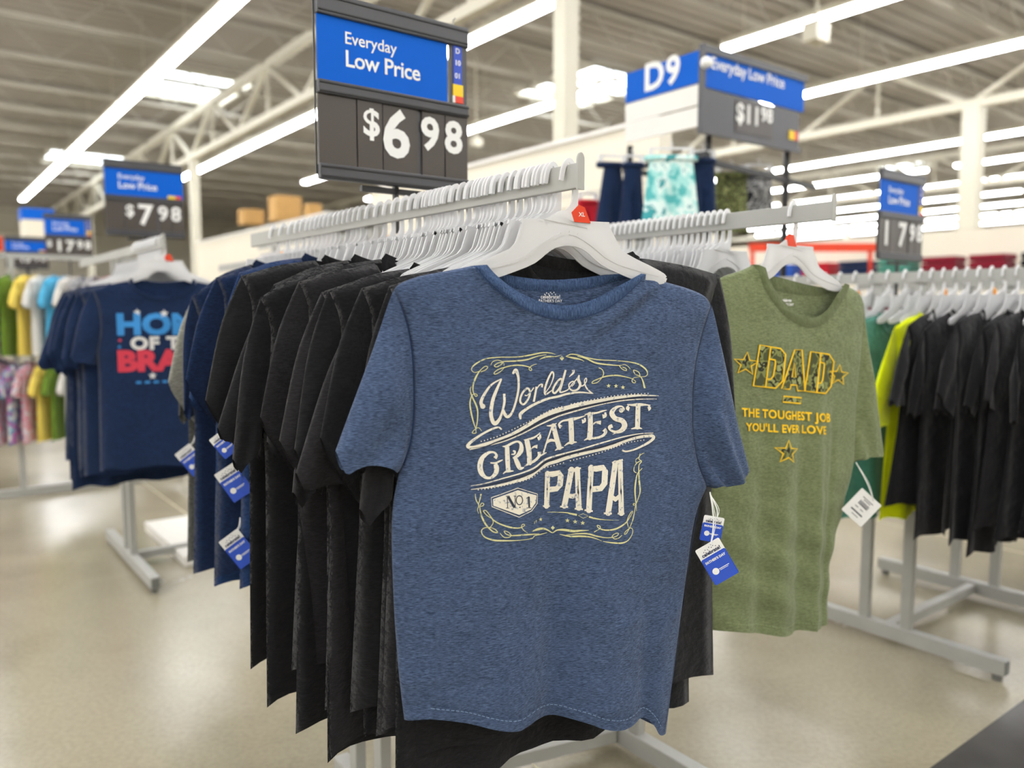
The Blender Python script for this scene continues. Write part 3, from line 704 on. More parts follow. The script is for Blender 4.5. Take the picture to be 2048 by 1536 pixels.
        for side in (0, 1):
            g = {}
            for i in range(nu + 1):
                u = i / nu; ou, ii = ev(OU, u), ev(IN, u)
                for j in range(nv + 1):
                    v = (1 - math.cos(math.pi * j / nv)) / 2; se, cu = ev(SE, v), ev(CU, v)
                    p = [(1 - u) * se[c] + u * cu[c] + (1 - v) * ou[c] + v * ii[c] - ((1 - u) * (1 - v) * P00[c] + (1 - u) * v * P01[c] + u * (1 - v) * P10[c] + u * v * P11[c]) for c in (0, 1)]
                    ym = s.fold(se[0], se[1], (s.z0 - se[1]) / s.H, 0) + sweep * u * (1 - .3 * v) + yo * u * v
                    w_ = math.sin(math.pi * v) ** .6 if 0 < v < 1 else 0
                    dth = thick * w_ * sm(u * 2.2 + .04) * (1 + .4 * math.sin(6 * v + 2 * u))
                    if crease and side == 0: dth += crease * math.exp(-((v - .42) / .10) ** 2) * sm(u * 1.6) - crease * .9 * math.exp(-((v - .68) / .12) ** 2) * sm(u * 1.6)
                    if j in (0, nv): dth = 0
                    g[i, j] = bm.verts.new((p[0], ym - dth if side == 0 else ym + dth * .8, p[1]))
            for i in range(nu):
                for j in range(nv):
                    f = (g[i, j], g[i + 1, j], g[i + 1, j + 1], g[i, j + 1])
                    if (side == 0) == (sg > 0): f = f[::-1]
                    bm.faces.new(f)
        return bm
    def collar(s, n=6, width=None):
        bm = bmesh.new()
        for outer, inner, fn, sg in ((s.o['neckf'], s.o['neckfi'], s.F, -1), (s.o['neckb'], s.o['neckbi'], s.Bk, -1)):
            m = len(outer); rows = []
            for i in range(m):
                a, b = outer[i], inner[i]; r = []
                for j in range(n + 1):
                    q = -.10 + 1.10 * j / n; x, z = a[0] + (b[0] - a[0]) * q, a[1] + (b[1] - a[1]) * q
                    r.append(bm.verts.new((x, fn(x, z) + sg * (.0022 * math.sin(math.pi * min(1, max(0, j / n))) + .0006), z)))
                rows.append(r)
            for a, b in zip(rows, rows[1:]):
                for j in range(n): bm.faces.new((a[j], b[j], b[j + 1], a[j + 1]))
        return bm
def foldfn(amp=.012, k=26., ph=0., ph2=1., curl=0., lean=0., drag=.004):
    def f(x, z, t, side):
        t = max(0, t)
        y = amp * t ** 1.2 * (math.sin(k * x + ph + 1.3 * t) + .45 * math.sin(k * 2.1 * x + ph2 - 2 * t))
        y += lean * t + curl * t * (x / .28) ** 4
        y += drag * math.sin(30 * (abs(x) * .9 + z * 1.1) + ph2) * math.exp(-((t - .25) / .16) ** 2)
        return y
    return f
def tee_thing(T, label, group, body='black', rib='black_rib', ns=26, nt_=30, thick=.012, sweepL=0, sweepR=0, cat_='t-shirt', su=8, name='t_shirt'):
    t = thing(name, label, cat_, (0, 0, 0), YAW, group)
    b = obj('body', T.body(ns, nt_), body, t, True, 1e-5)
    for k, sw in (('L', sweepL), ('R', sweepR)): obj('sleeve', T.sleeve(k, su, su + 2, thick, 0, sw), body, t, True, 1e-5)
    obj('collar', T.collar(), rib, t, True, 1e-6)
    return t
def remat(t, body, rib):
    """give a copied t-shirt its own mesh data and cloth"""
    for c in t.children:
        c.data = c.data.copy(); c.data.materials[0] = M[rib if c.name.startswith('collar') else body]
    return t
def place(t, E, q, z, yaw=None, dx=0):
    y = YAW if yaw is None else yaw; p = Vector((E.x, E.y, 0)) + A * q + Vector((math.cos(y), math.sin(y), 0)) * dx
    t.location = (p.x, p.y, z); t.rotation_euler = (0, 0, y); return t
# ---------------------------------------------------------------- hero: heather blue shirt at the rail end
YH = R(24); HO = Vector((E1.x, E1.y, ZR)) + A * .028
nH = Vector((-math.sin(YH), math.cos(YH), 0)); pmH = plane_map(HO - nH * .02, YH)
def PH(*l): return [pmH(*p) for p in l]
oH = {}
oH['neckL'], oH['neckR'] = pmH(950, 531), pmH(1294, 549)
oH['shL'], oH['shR'] = pmH(795, 578), pmH(1437, 612)
oH['shcL'] = cat(PH((950, 531), (905, 540), (845, 552), (808, 566), (795, 578)), 5)
oH['shcR'] = cat(PH((1294, 549), (1340, 562), (1390, 577), (1422, 592), (1437, 612)), 5)
oH['armL'] = cat(PH((795, 578), (818, 640), (832, 720), (834, 830), (824, 905), (806, 947)), 6)
oH['armR'] = cat(PH((1437, 612), (1420, 660), (1402, 745), (1398, 840), (1407, 920), (1428, 978)), 6)
oH['sideL'] = cat(PH((806, 947), (791, 1040), (794, 1200), (803, 1340), (815, 1450)), 6)
oH['sideR'] = cat(PH((1428, 978), (1404, 1040), (1386, 1160), (1362, 1340), (1345, 1474)), 6)
oH['neckf'] = cat(PH((950, 531), (972, 560), (1005, 590), (1050, 618), (1095, 634), (1135, 639), (1180, 630), (1220, 612), (1258, 583), (1294, 549)), 5)
oH['neckfi'] = cat(PH((976, 529), (994, 551), (1022, 574), (1062, 596), (1100, 608), (1132, 611), (1172, 604), (1207, 589), (1243, 569), (1284, 547)), 5)
oH['neckb'] = cat(PH((950, 531), (1000, 556), (1050, 573), (1115, 581), (1180, 577), (1240, 564), (1294, 549)), 5)
oH['neckbi'] = cat(PH((962, 529), (1002, 540), (1050, 551), (1115, 558), (1178, 555), (1232, 548), (1284, 545)), 5)
oH['hemf'] = cat(PH((815, 1450), (860, 1437), (925, 1439), (985, 1449), (1030, 1453), (1052, 1446), (1078, 1438), (1125, 1436), (1168, 1440), (1200, 1448), (1240, 1449), (1288, 1438), (1310, 1452), (1324, 1474), (1345, 1474)), 4)
oH['hemb'] = cat(PH((815, 1450), (900, 1434), (1000, 1444), (1060, 1440), (1120, 1428), (1190, 1440), (1260, 1444), (1345, 1474)), 4)
oH['soutL'] = cat(PH((795, 578), (784, 605), (755, 690), (712, 805), (675, 905)), 5)
oH['cuffL'] = cat(PH((675, 905), (682, 928), (694, 949), (715, 938), (745, 931), (780, 936), (800, 950)), 4)
oH['sinL'] = PH((806, 947), (800, 950))
oH['soutR'] = cat(PH((1437, 612), (1444, 640), (1462, 730), (1484, 850), (1503, 935)), 5)
oH['cuffR'] = cat(PH((1503, 935), (1488, 955), (1463, 976), (1448, 972), (1438, 980)), 4)
oH['sinR'] = PH((1428, 978), (1438, 980))
xh = lambda px: pmH(px, 1300)[0]
X0, X1, X2, X3 = xh(1000), xh(1058), xh(1110), xh(1215)
def foldH(x, z, t, side):
    t = max(0, t); g = lambda c, w_: math.exp(-((x - c) / w_) ** 2); q = sm((t - .28) / .6)
    y = -.013 * g(X0, .055) * q + .020 * g(X2, .035) * q - .012 * g(X3, .050) * q + .014 * g(xh(1292), .024) * sm((t - .5) * 2) - .004 * g(xh(870), .05) * q
    y += .004 * math.sin(19 * x + 2.2 * t + .6) * t
    d1 = (x - oH['neckL'][0]) * .8 + (z - oH['neckL'][1]); y -= .0045 * math.exp(-(d1 / .012) ** 2) * sm(1 - abs(x - oH['neckL'][0] - .05) / .10) * (1 if z < oH['neckL'][1] else 0) 
    d2 = (x - oH['neckR'][0]) * -.62 + (z - oH['neckR'][1]) + .03; y -= .005 * math.exp(-(d2 / .014) ** 2) * sm(1 - abs(x - oH['neckR'][0] + .03) / .14)
    y += .004 * math.exp(-((d2 + .028) / .014) ** 2) * sm(1 - abs(x - oH['neckR'][0] + .02) / .14)
    return y
TH = Tee(oH, foldH, .024)
hero = thing('t_shirt', 'heather blue t-shirt printed World\'s Greatest Papa at the front of the rack', 't-shirt', tuple(HO), YH)
hb = obj('body', TH.body(120, 130), 'heather', hero, True, 1e-5)
sl = obj('sleeve', TH.sleeve('L', 34, 26, .026, .004, -.005), 'heather', hero, True, 1e-5)
sr = obj('sleeve', TH.sleeve('R', 34, 26, .022, .016, -.008), 'heather', hero, True, 1e-5)
cl_ = obj('collar', TH.collar(8), 'heather_rib', hero, True, 1e-6); cl_['label'] = 'ribbed round collar'
# stitching lines
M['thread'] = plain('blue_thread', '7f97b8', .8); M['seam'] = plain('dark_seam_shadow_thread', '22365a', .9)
def stitch(name, T, pts, w_, mat, par, off=.0011, dash=None):
    fl = Flat(); pts = cat(pts, 6); acc = 0
    seg = []
    for a, b in zip(pts, pts[1:]):
        l = math.hypot(b[0] - a[0], b[1] - a[1]); k = max(1, int(l / .0025))
        for i in range(k): seg.append(((a[0] + (b[0] - a[0]) * i / k, a[1] + (b[1] - a[1]) * i / k), (a[0] + (b[0] - a[0]) * (i + 1) / k, a[1] + (b[1] - a[1]) * (i + 1) / k)))
    for i, (a, b) in enumerate(seg):
        if dash and i % 3 == 2: continue
        fl.ribbon([(a[0], a[1], w_), (b[0], b[1], w_)], sharp=True)
    return fl.build(name, mat, par, lambda x, z: (x, T.F(x, z) - off, z))
up = .020
stitch('hem_stitching', TH, [(x, z + up) for x, z in oH['hemf'][4:-3:4]], .0011, 'thread', hb, dash=1)
stitch('hem_stitching', TH, [(x, z + up + .005) for x, z in oH['hemf'][4:-3:4]], .0009, 'seam', hb, dash=1)
stitch('armhole_seam', TH, oH['armL'][3:-2:4], .0016, 'seam', hb, .0016); stitch('armhole_seam', TH, oH['armR'][3:-2:4], .0016, 'seam', hb, .0016)
stitch('side_seam', TH, PH((1413, 1005), (1397, 1090), (1374, 1240), (1352, 1370), (1334, 1468)), .0016, 'seam', hb, .0014)
stitch('collar_seam', TH, oH['neckf'][1:-1:3], .0014, 'seam', hb, .0035)
stitch('sleeve_hem_stitching', TH, [], .001, 'seam', hb) if False else None
# neck label on the inside of the back panel
lb = lambda X, Y, x0, z0: (x0 + X, TH.Bk(x0 + X, z0 + Y) - .0016, z0 + Y)
x0, z0 = pmH(1121, 596.5); text_on('neck_label', 'celebrate!', .0098, 'white', hb, lambda X, Y: lb(X, Y, x0, z0), bold=.012, align='CENTER')
x0b, z0b = pmH(1121, 604); text_on('neck_label', "FATHER'S DAY", .0072, 'white', hb, lambda X, Y: lb(X, Y, x0b, z0b), bold=.012, align='CENTER')
fl = Flat()
for i, (a, b) in enumerate(((-12, 594), (-8, 591), (-4, 593), (0, 590), (3, 593), (7, 590), (10, 594), (-2, 596))): fl.star(*pmH(1121 + a, b - 6), .0016)
fl.build('neck_label', 'white', hb, lambda x, z: (x, TH.Bk(x, z) - .0016, z))
# -------------------------------- the print: drawn in quadrant units, mapped to the cloth
ORG = {1: (930, 700), 2: (1120, 700), 3: (930, 890), 4: (1120, 890)}
KQ = 200 / 1536
def fprint(off):
    def f(x, y): X, Z = pmH(x, y); return (X, TH.F(X, Z) - off, Z)
    return f
class Q:
    """collects strokes given in quadrant units and stores them in photo units"""
    def __init__(s): s.fl = Flat()
    def p(s, q, a): ox, oy = ORG[q]; return (ox + a[0] * KQ, oy + a[1] * KQ) + tuple(w_ * KQ for w_ in a[2:])
    def r(s, q, *pts, **k): s.fl.ribbon([s.p(q, a) for a in pts], **k)
    def m(s, *qpts, **k): s.fl.ribbon([s.p(a[0], a[1:]) for a in qpts], **k)
    def w(s, q, w_, *pts, **k): s.fl.ribbon([s.p(q, a + (w_,)) for a in pts], **k)
    def poly(s, q, *pts): s.fl.poly([s.p(q, a) for a in pts])
    def star(s, q, x, y, r): a = s.p(q, (x, y)); s.fl.star(a[0], a[1], r * KQ)
    def dots(s, q, pts, step, r):
        P = cat([s.p(q, a) for a in pts], 8); acc = 0; step *= KQ
        for a, b in zip(P, P[1:]):
            l = math.hypot(b[0] - a[0], b[1] - a[1]); t = step - acc
            while t <= l: s.fl.disc(a[0] + (b[0] - a[0]) * t / l, a[1] + (b[1] - a[1]) * t / l, r * KQ, 6); t += step
            acc = (acc + l) % step
c = Q()
# World's
c.r(1, (265, 870, 62), (240, 800, 50), (290, 680, 40), (400, 530, 28), (552, 440, 16)); c.fl.disc(*c.p(1, (265, 862)), 40 * KQ)
c.r(1, (552, 440, 22), (480, 600, 42), (420, 760, 52), (388, 950, 56), (405, 1070, 60), (450, 1125, 62), (515, 1060, 45), (560, 940, 32), (592, 800, 38), (590, 668, 38))
c.r(1, (570, 900, 26), (600, 985, 50), (645, 1020, 46), (705, 960, 34), (765, 800, 32), (808, 600, 34), (808, 430, 36), (785, 335, 50), (762, 312, 56), (722, 365, 26))
c.w(1, 30, (930, 590), (862, 670), (832, 780), (880, 832), (940, 775), (982, 680), (972, 605), closed=True); c.r(1, (905, 690, 18), (940, 695, 16), (995, 640, 16), (1045, 575, 20))
c.r(1, (1085, 560, 30), (1072, 640, 30), (1042, 792, 32)); c.r(1, (1080, 610, 16), (1130, 538, 20), (1172, 528, 28), (1168, 570, 30))
c.r(1, (1225, 650, 12), (1300, 540, 14), (1350, 400, 22), (1330, 335, 26), (1275, 420, 28), (1215, 590, 32), (1222, 678, 30), (1290, 640, 18), (1340, 600, 10))
c.w(1, 30, (1455, 440), (1380, 520), (1335, 620), (1368, 660), (1440, 580), (1478, 480), closed=True)
c.r(2, (78, 305, 30), (45, 420, 34), (5, 560, 34), (-12, 640, 26), (40, 640, 22), (112, 608, 16))
c.r(2, (192, 305, 46), (195, 345, 36), (160, 385, 20), (130, 412, 8))
c.r(2, (112, 608, 14), (170, 530, 16), (250, 440, 18), (288, 385, 24)); c.r(2, (285, 390, 20), (272, 450, 44), (300, 530, 40), (262, 600, 30), (190, 622, 26), (135, 585, 22), (130, 520, 18), (185, 480, 18), (215, 505, 12), (170, 560, 12))
c.r(2, (290, 550, 20), (345, 545, 18), (395, 480, 16), (392, 430, 16), (365, 470, 16), (385, 560, 22), (440, 630, 24), (500, 668, 10))
c.m((2, 500, 668, 10), (2, 300, 648, 26), (2, 100, 672, 32), (1, 1420, 712, 34), (1, 1250, 748, 36), (1, 1050, 832, 38), (1, 910, 915, 42), (1, 835, 985, 50), (1, 838, 1060, 26))
# bands
c.m((1, 548, 1218, 22), (1, 505, 1185, 26), (1, 420, 1202, 30), (1, 250, 1290, 32), (1, 90, 1405, 42), (1, 35, 1478, 50), (1, 110, 1492, 46), (1, 250, 1455, 46), (1, 450, 1390, 46), (1, 700, 1290, 46), (1, 950, 1150, 52),
    (1, 1150, 1030, 60), (1, 1350, 942, 72), (2, 76, 895, 76), (2, 300, 838, 72), (2, 600, 778, 56), (2, 900, 725, 44), (2, 1200, 695, 30), (2, 1510, 702, 10))
c.m((1, 60, 1530, 8), (1, 300, 1472, 14), (1, 600, 1390, 16), (1, 900, 1262, 18), (1, 1100, 1158, 20), (1, 1350, 1045, 22), (2, 20, 995, 22), (2, 300, 915, 22), (2, 600, 835, 22), (2, 900, 780, 20), (2, 1200, 754, 14), (2, 1480, 752, 8))
c.dots(1, [(190, 1410), (290, 1385), (390, 1352), (480, 1325), (590, 1275), (760, 1195), (905, 1125), (1090, 1030), (1240, 945), (1380, 890), (1520, 858)], 50, 10)
c.dots(2, [(110, 838), (300, 800), (560, 745), (830, 700), (1080, 675), (1370, 665)], 52, 10)
c.m((3, 75, 620, 8), (3, 280, 580, 14), (3, 560, 500, 18), (3, 850, 420, 22), (3, 1050, 340, 26), (3, 1200, 228, 28), (3, 1350, 172, 26), (4, 60, 126, 24), (4, 300, 62, 22), (2, 500, 1459, 22), (2, 700, 1400, 20), (2, 950, 1330, 18), (2, 1200, 1282, 14), (2, 1420, 1272, 10))
c.m((3, 75, 675, 8), (3, 400, 625, 28), (3, 700, 558, 40), (3, 950, 482, 50), (3, 1100, 375, 56), (3, 1250, 285, 60), (3, 1400, 240, 60), (4, 76, 192, 60), (4, 300, 130, 56), (4, 600, 60, 52), (2, 800, 1469, 46), (2, 1000, 1385, 46),
    (2, 1200, 1330, 48), (2, 1380, 1312, 50), (2, 1425, 1345, 46), (2, 1345, 1415, 38), (2, 1200, 1490, 30), (4, 1100, 70, 26), (4, 990, 92, 26), (4, 932, 72, 28))
c.dots(3, [(135, 685), (400, 645), (650, 590), (900, 530), (1010, 490), (1085, 440), (1190, 350), (1320, 320), (1535, 262)], 50, 10)
c.dots(4, [(100, 250), (375, 178), (590, 115), (800, 35)], 50, 10); c.dots(2, [(760, 1510), (900, 1462), (1050, 1412), (1270, 1378)], 48, 9)
# GREATEST
c.r(3, (440, 195, 56), (465, 150, 40), (425, 105, 28), (340, 115, 44), (250, 195, 68), (215, 310, 80), (235, 420, 76), (300, 488, 46), (380, 488, 40), (450, 420, 66), (462, 340, 76), (445, 285, 60)); c.r(3, (370, 265, 18), (450, 268, 30), (510, 240, 26), (560, 218, 12))
c.r(3, (628, 20, 66), (632, 200, 74), (640, 370, 70)); c.r(3, (560, 430, 14), (600, 400, 26), (645, 392, 36), (722, 388, 14)); c.r(3, (558, 15, 10), (620, 10, 36), (710, -38, 34), (790, -60, 30), (840, -20, 50), (842, 70, 74), (790, 150, 56), (715, 195, 28))
c.r(3, (745, 180, 50), (782, 270, 76), (822, 345, 60), (885, 335, 14)); c.r(3, (690, 135, 14), (735, 130, 26), (745, 95, 36), (715, 80, 20))
c.r(3, (935, -60, 78), (965, 110, 80), (972, 265, 78)); c.r(3, (885, -82, 12), (960, -95, 30), (1060, -130, 28), (1140, -195, 10)); c.r(3, (1138, -170, 20), (1135, -120, 44), (1100, -100, 56)); c.r(3, (985, 65, 20), (1040, 20, 28), (1095, 20, 62))
c.r(3, (888, 320, 12), (960, 278, 36), (1050, 235, 40), (1120, 165, 46), (1125, 100, 60))
c.r(1, (1320, 1180, 22), (1250, 1380, 24), (1190, 1570, 26), sharp=True); c.r(1, (1345, 1160, 76), (1392, 1340, 82), (1438, 1490, 84), sharp=True); c.r(1, (1240, 1160, 12), (1320, 1155, 34), (1395, 1120, 10))
c.r(1, (1225, 1440, 16), (1270, 1395, 40), (1320, 1380, 44), (1390, 1400, 20)); c.r(1, (1140, 1625, 12), (1190, 1590, 26), (1240, 1570, 10)); c.r(1, (1370, 1540, 12), (1440, 1500, 40), (1505, 1492, 12))
c.r(2, (155, 1080, 76), (162, 1250, 78), (166, 1410, 76)); c.r(2, (55, 1470, 10), (110, 1430, 30), (170, 1415, 40), (245, 1410, 12)); c.r(2, (5, 1185, 62), (-30, 1140, 30), (20, 1090, 26), (100, 1072, 34), (180, 1060, 50), (270, 1040, 30), (380, 1005, 10)); c.r(2, (368, 1040, 26), (368, 1085, 40), (325, 1095, 66))
c.r(2, (448, 985, 78), (455, 1150, 78), (442, 1340, 84)); c.r(2, (365, 990, 10), (450, 975, 36), (560, 960, 28), (640, 935, 26), (705, 920, 10)); c.r(2, (680, 955, 26), (684, 1005, 44), (640, 1018, 68)); c.r(2, (470, 1165, 20), (530, 1112, 26), (615, 1112, 66)); c.r(2, (355, 1385, 10), (430, 1350, 36), (550, 1345, 34), (650, 1305, 40), (685, 1250, 50), (658, 1215, 66))
c.r(2, (925, 925, 72), (965, 900, 34), (930, 862, 24), (850, 880, 44), (782, 960, 76), (830, 1045, 76), (940, 1085, 78), (975, 1160, 84), (925, 1230, 66), (840, 1255, 42), (760, 1225, 34), (745, 1180, 50), (790, 1160, 56)); c.r(2, (790, 1290, 8), (870, 1262, 18), (975, 1235, 10))
c.r(2, (1186, 850, 74), (1182, 1000, 80), (1172, 1180, 74)); c.r(2, (1075, 1208, 12), (1170, 1190, 38), (1245, 1205, 12)); c.r(2, (1015, 832, 12), (1090, 842, 32), (1190, 838, 50), (1290, 838, 30), (1380, 848, 12)); c.r(2, (1050, 905, 66), (1015, 890, 40), (1040, 850, 20)); c.r(2, (1340, 905, 66), (1372, 890, 36), (1345, 850, 20))
# PAPA
c.r(3, (1255, 430, 78), (1252, 680, 84), (1245, 935, 84), sharp=True); c.r(3, (1182, 935, 26), (1300, 935, 26), sharp=True); c.r(3, (1215, 440, 60), (1330, 445, 90), (1440, 425, 84), (1462, 470, 90), (1452, 610, 88), (1400, 670, 84), (1280, 682, 84), sharp=True)
c.r(4, (165, 370, 84), (115, 650, 84), (62, 935, 82), sharp=True); c.r(4, (252, 365, 78), (262, 650, 78), (272, 960, 86), sharp=True); c.r(4, (112, 378, 22), (305, 350, 26), sharp=True); c.r(4, (90, 765, 60), (180, 785, 74), (262, 755, 60), sharp=True); c.r(4, (0, 945, 26), (118, 950, 26), sharp=True); c.r(4, (212, 972, 26), (332, 978, 26), sharp=True); c.r(4, (150, 395, 40), (270, 385, 40), sharp=True)
c.r(4, (462, 335, 80), (440, 640, 80), (418, 995, 80), sharp=True); c.r(4, (355, 990, 26), (475, 1003, 26), sharp=True); c.r(4, (415, 355, 60), (530, 358, 90), (640, 340, 90), (668, 390, 90), (655, 580, 90), (600, 655, 88), (460, 672, 90), sharp=True)
c.r(4, (825, 270, 82), (765, 650, 84), (700, 1030, 84), sharp=True); c.r(4, (900, 250, 76), (900, 650, 76), (900, 1030, 84), sharp=True); c.r(4, (775, 265, 24), (942, 218, 28), sharp=True); c.r(4, (730, 760, 60), (815, 820, 76), (880, 770, 60), sharp=True); c.r(4, (633, 1032, 28), (755, 1035, 28), sharp=True); c.r(4, (843, 1035, 28), (948, 1035, 28), sharp=True); c.r(4, (800, 290, 50), (920, 262, 50), sharp=True)
c.w(3, 11, (375, 795), (785, 648), (1095, 745), (1090, 890), (1000, 1000), (800, 1090), (385, 930), sharp=True, closed=True)
c.poly(3, (402, 815), (785, 680), (1080, 765), (1066, 880), (990, 978), (800, 1056), (405, 915)); c.fl.f[-1:] = []
i0 = len(c.fl.v) - 7; c.fl.v.append(c.p(3, (760, 860)));
for k in range(7): c.fl.f.append([i0 + k, i0 + (k + 1) % 7, i0 + 7])
c.fl.build('print_lettering', 'ink_cream', hero, fprint(.0014), 6)['label'] = "cream print World's Greatest Papa with No 1 badge"
# pale yellow scrollwork
y = Q()
y.r(1, (1380, 65, 6), (1300, 45, 12), (1180, 40, 18), (1000, 75, 22), (800, 105, 14), (500, 112, 14), (300, 140, 18), (150, 225, 20), (100, 300, 12), (150, 345, 10), (230, 320, 10))
y.r(1, (1470, 75, 6), (1380, 100, 12), (1280, 100, 24), (1200, 115, 20), (1130, 145, 6)); y.r(1, (1240, 70, 8), (1100, 95, 14), (950, 145, 20), (800, 165, 22), (650, 172, 16), (570, 176, 12))
y.r(1, (390, 235, 8), (420, 180, 10), (500, 155, 10), (580, 190, 10), (592, 240, 8)); y.r(1, (565, 190, 14), (500, 200, 14), (445, 240, 14), (480, 260, 14), (545, 222, 14), (580, 190, 10))
y.r(1, (1090, 215, 6), (1040, 228, 10), (990, 258, 14), (972, 292, 12), (1000, 315, 12), (1012, 290, 12), (970, 258, 14), (860, 235, 18), (740, 235, 18), (600, 265, 16), (500, 300, 14), (440, 350, 12), (460, 370, 12), (535, 330, 10), (590, 275, 8))
y.r(1, (240, 335, 12), (310, 305, 12), (345, 262, 12), (300, 252, 12), (222, 325, 14), (160, 430, 26), (125, 540, 20), (125, 640, 14), (160, 712, 12), (185, 692, 12), (150, 672, 12), (100, 705, 14), (75, 830, 20), (100, 1000, 22), (138, 1150, 14), (165, 1210, 12))
y.r(1, (95, 560, 6), (80, 620, 12), (110, 720, 20), (168, 850, 24), (190, 950, 20), (182, 1100, 16), (160, 1215, 12), (160, 1272, 12), (105, 1270, 12), (155, 1208, 10), (205, 1192, 10), (245, 1240, 8))
y.poly(1, (1480, 88), (1515, 125), (1480, 162), (1445, 125))
y.r(2, (80, 100, 10), (160, 65, 16), (260, 75, 16), (420, 120, 16), (600, 150, 14), (850, 162, 12), (1050, 182, 14), (1200, 218, 22), (1305, 290, 22), (1338, 360, 14), (1300, 405, 10), (1200, 412, 8), (1115, 432, 10), (1095, 480, 12), (1130, 505, 12), (1150, 480, 10), (1095, 440, 10),
    (1000, 412, 14), (850, 388, 22), (700, 402, 20), (600, 435, 16), (500, 478, 14), (485, 510, 12), (560, 498, 12), (625, 435, 10), (660, 365, 16), (640, 300, 12), (585, 270, 16))
y.r(2, (90, 100, 8), (200, 122, 28), (300, 142, 16), (365, 174, 5)); y.r(2, (260, 95, 8), (400, 132, 20), (520, 190, 24), (650, 216, 22), (900, 236, 12), (980, 222, 10), (1035, 250, 9), (1070, 292, 8)); y.r(2, (900, 240, 12), (950, 295, 13), (1010, 315, 12), (1000, 280, 12), (950, 262, 12))
y.r(2, (1220, 400, 14), (1200, 340, 13), (1120, 308, 14), (1150, 375, 13), (1220, 402, 14), (1262, 470, 20), (1290, 585, 30))
for a in ((735, 548), (850, 552), (955, 572)): y.star(2, a[0], a[1], 36)
y.r(3, (140, 740, 8), (150, 830, 14), (188, 910, 14), (170, 980, 10), (185, 1040, 6)); y.r(3, (225, 740, 22), (205, 830, 14), (182, 900, 10))
y.r(3, (215, 930, 10), (255, 915, 12), (262, 885, 12), (232, 882, 12), (205, 935, 12), (222, 1050, 22), (270, 1170, 26), (335, 1255, 22), (400, 1310, 18), (460, 1318, 14), (430, 1275, 14), (350, 1245, 12), (262, 1255, 14), (222, 1310, 14), (270, 1390, 18), (400, 1435, 24), (550, 1442, 22), (800, 1440, 10), (1000, 1420, 12), (1050, 1380, 16), (1150, 1365, 14), (1260, 1345, 8))
y.r(3, (385, 1110, 10), (310, 1065, 12), (258, 1000, 14), (295, 992, 12), (350, 1060, 12), (400, 1130, 18), (500, 1190, 20), (650, 1240, 24), (780, 1255, 16), (850, 1238, 12), (888, 1212, 12), (855, 1200, 12), (835, 1235, 12), (870, 1290, 12), (930, 1330, 8)); y.r(3, (385, 1105, 12), (400, 1170, 12), (372, 1220, 12), (345, 1252, 12))
y.r(3, (500, 1330, 10), (560, 1390, 12), (640, 1390, 12), (668, 1358, 12), (620, 1310, 11), (565, 1298, 12), (590, 1340, 12), (680, 1366, 14), (900, 1360, 24), (1130, 1355, 8))
y.m((3, 1000, 1315, 6), (3, 1100, 1285, 36), (3, 1200, 1280, 28), (3, 1280, 1312, 20), (3, 1350, 1350, 14), (4, -40, 1312, 20), (4, 60, 1305, 34), (4, 200, 1318, 36), (4, 300, 1305, 24), (4, 415, 1297, 6)); y.poly(3, (1352, 1242), (1386, 1275), (1352, 1308), (1320, 1275))
y.r(4, (90, 1385, 6), (250, 1355, 18), (400, 1350, 24), (520, 1380, 20), (650, 1400, 12), (740, 1396, 12), (820, 1375, 12), (850, 1335, 12), (800, 1335, 12), (752, 1380, 12), (790, 1418, 12), (850, 1405, 12), (905, 1360, 8))
y.r(4, (0, 1375, 8), (150, 1400, 24), (300, 1390, 26), (450, 1400, 18), (600, 1452, 5)); y.r(4, (615, 1458, 6), (750, 1475, 20), (900, 1480, 22), (1000, 1440, 14), (1068, 1345, 12), (1072, 1275, 10), (1030, 1258, 12), (960, 1310, 12), (940, 1345, 12), (975, 1335, 12), (1025, 1255, 12), (1080, 1130, 16), (1110, 1000, 12), (1130, 900, 12), (1160, 830, 14), (1200, 700, 20), (1190, 550, 26), (1185, 400, 18), (1190, 300, 14), (1230, 245, 14), (1190, 210, 12), (1210, 150, 12), (1275, 115, 6))
y.r(4, (1140, 1000, 6), (1130, 850, 16), (1120, 700, 24), (1135, 550, 22), (1165, 430, 14), (1240, 350, 10)); y.r(4, (1150, 420, 10), (1110, 390, 12), (1120, 320, 12), (1165, 262, 14), (1215, 240, 12)); y.r(4, (1150, 280, 10), (1140, 220, 12), (1190, 180, 12), (1210, 120, 10)); y.r(4, (1110, 915, 10), (1088, 900, 12), (1105, 880, 10), (1130, 915, 8))
y.r(4, (490, 1320, 12), (565, 1272, 12), (580, 1235, 12), (540, 1215, 12), (550, 1250, 12), (640, 1285, 20), (800, 1270, 24), (950, 1190, 20), (1020, 1110, 12), (1080, 1010, 10), (1050, 1020, 12), (990, 1140, 12), (1010, 1250, 12))
y.m((3, 1255, 1028, 5), (3, 1535, 1036, 14), (4, 150, 1050, 24), (4, 245, 1066, 30)); y.w(4, 8, (265, 1075), (335, 1045), (410, 1080), (335, 1115), closed=True, sharp=True); y.r(4, (420, 1090, 28), (500, 1112, 22), (640, 1130, 10), (860, 1136, 4))
for a in ((110, 1158), (220, 1172), (328, 1187)): y.star(4, a[0], a[1], 36)
y.star(3, 1150, 1135, 34); y.w(3, 7, (1045, 1200), (1048, 1160)); y.w(3, 9, (1072, 1180), (1076, 1140))
y.fl.build('print_scrollwork', 'ink_yellow', hero, fprint(.0013))['label'] = 'pale yellow scrolls and stars around the print'
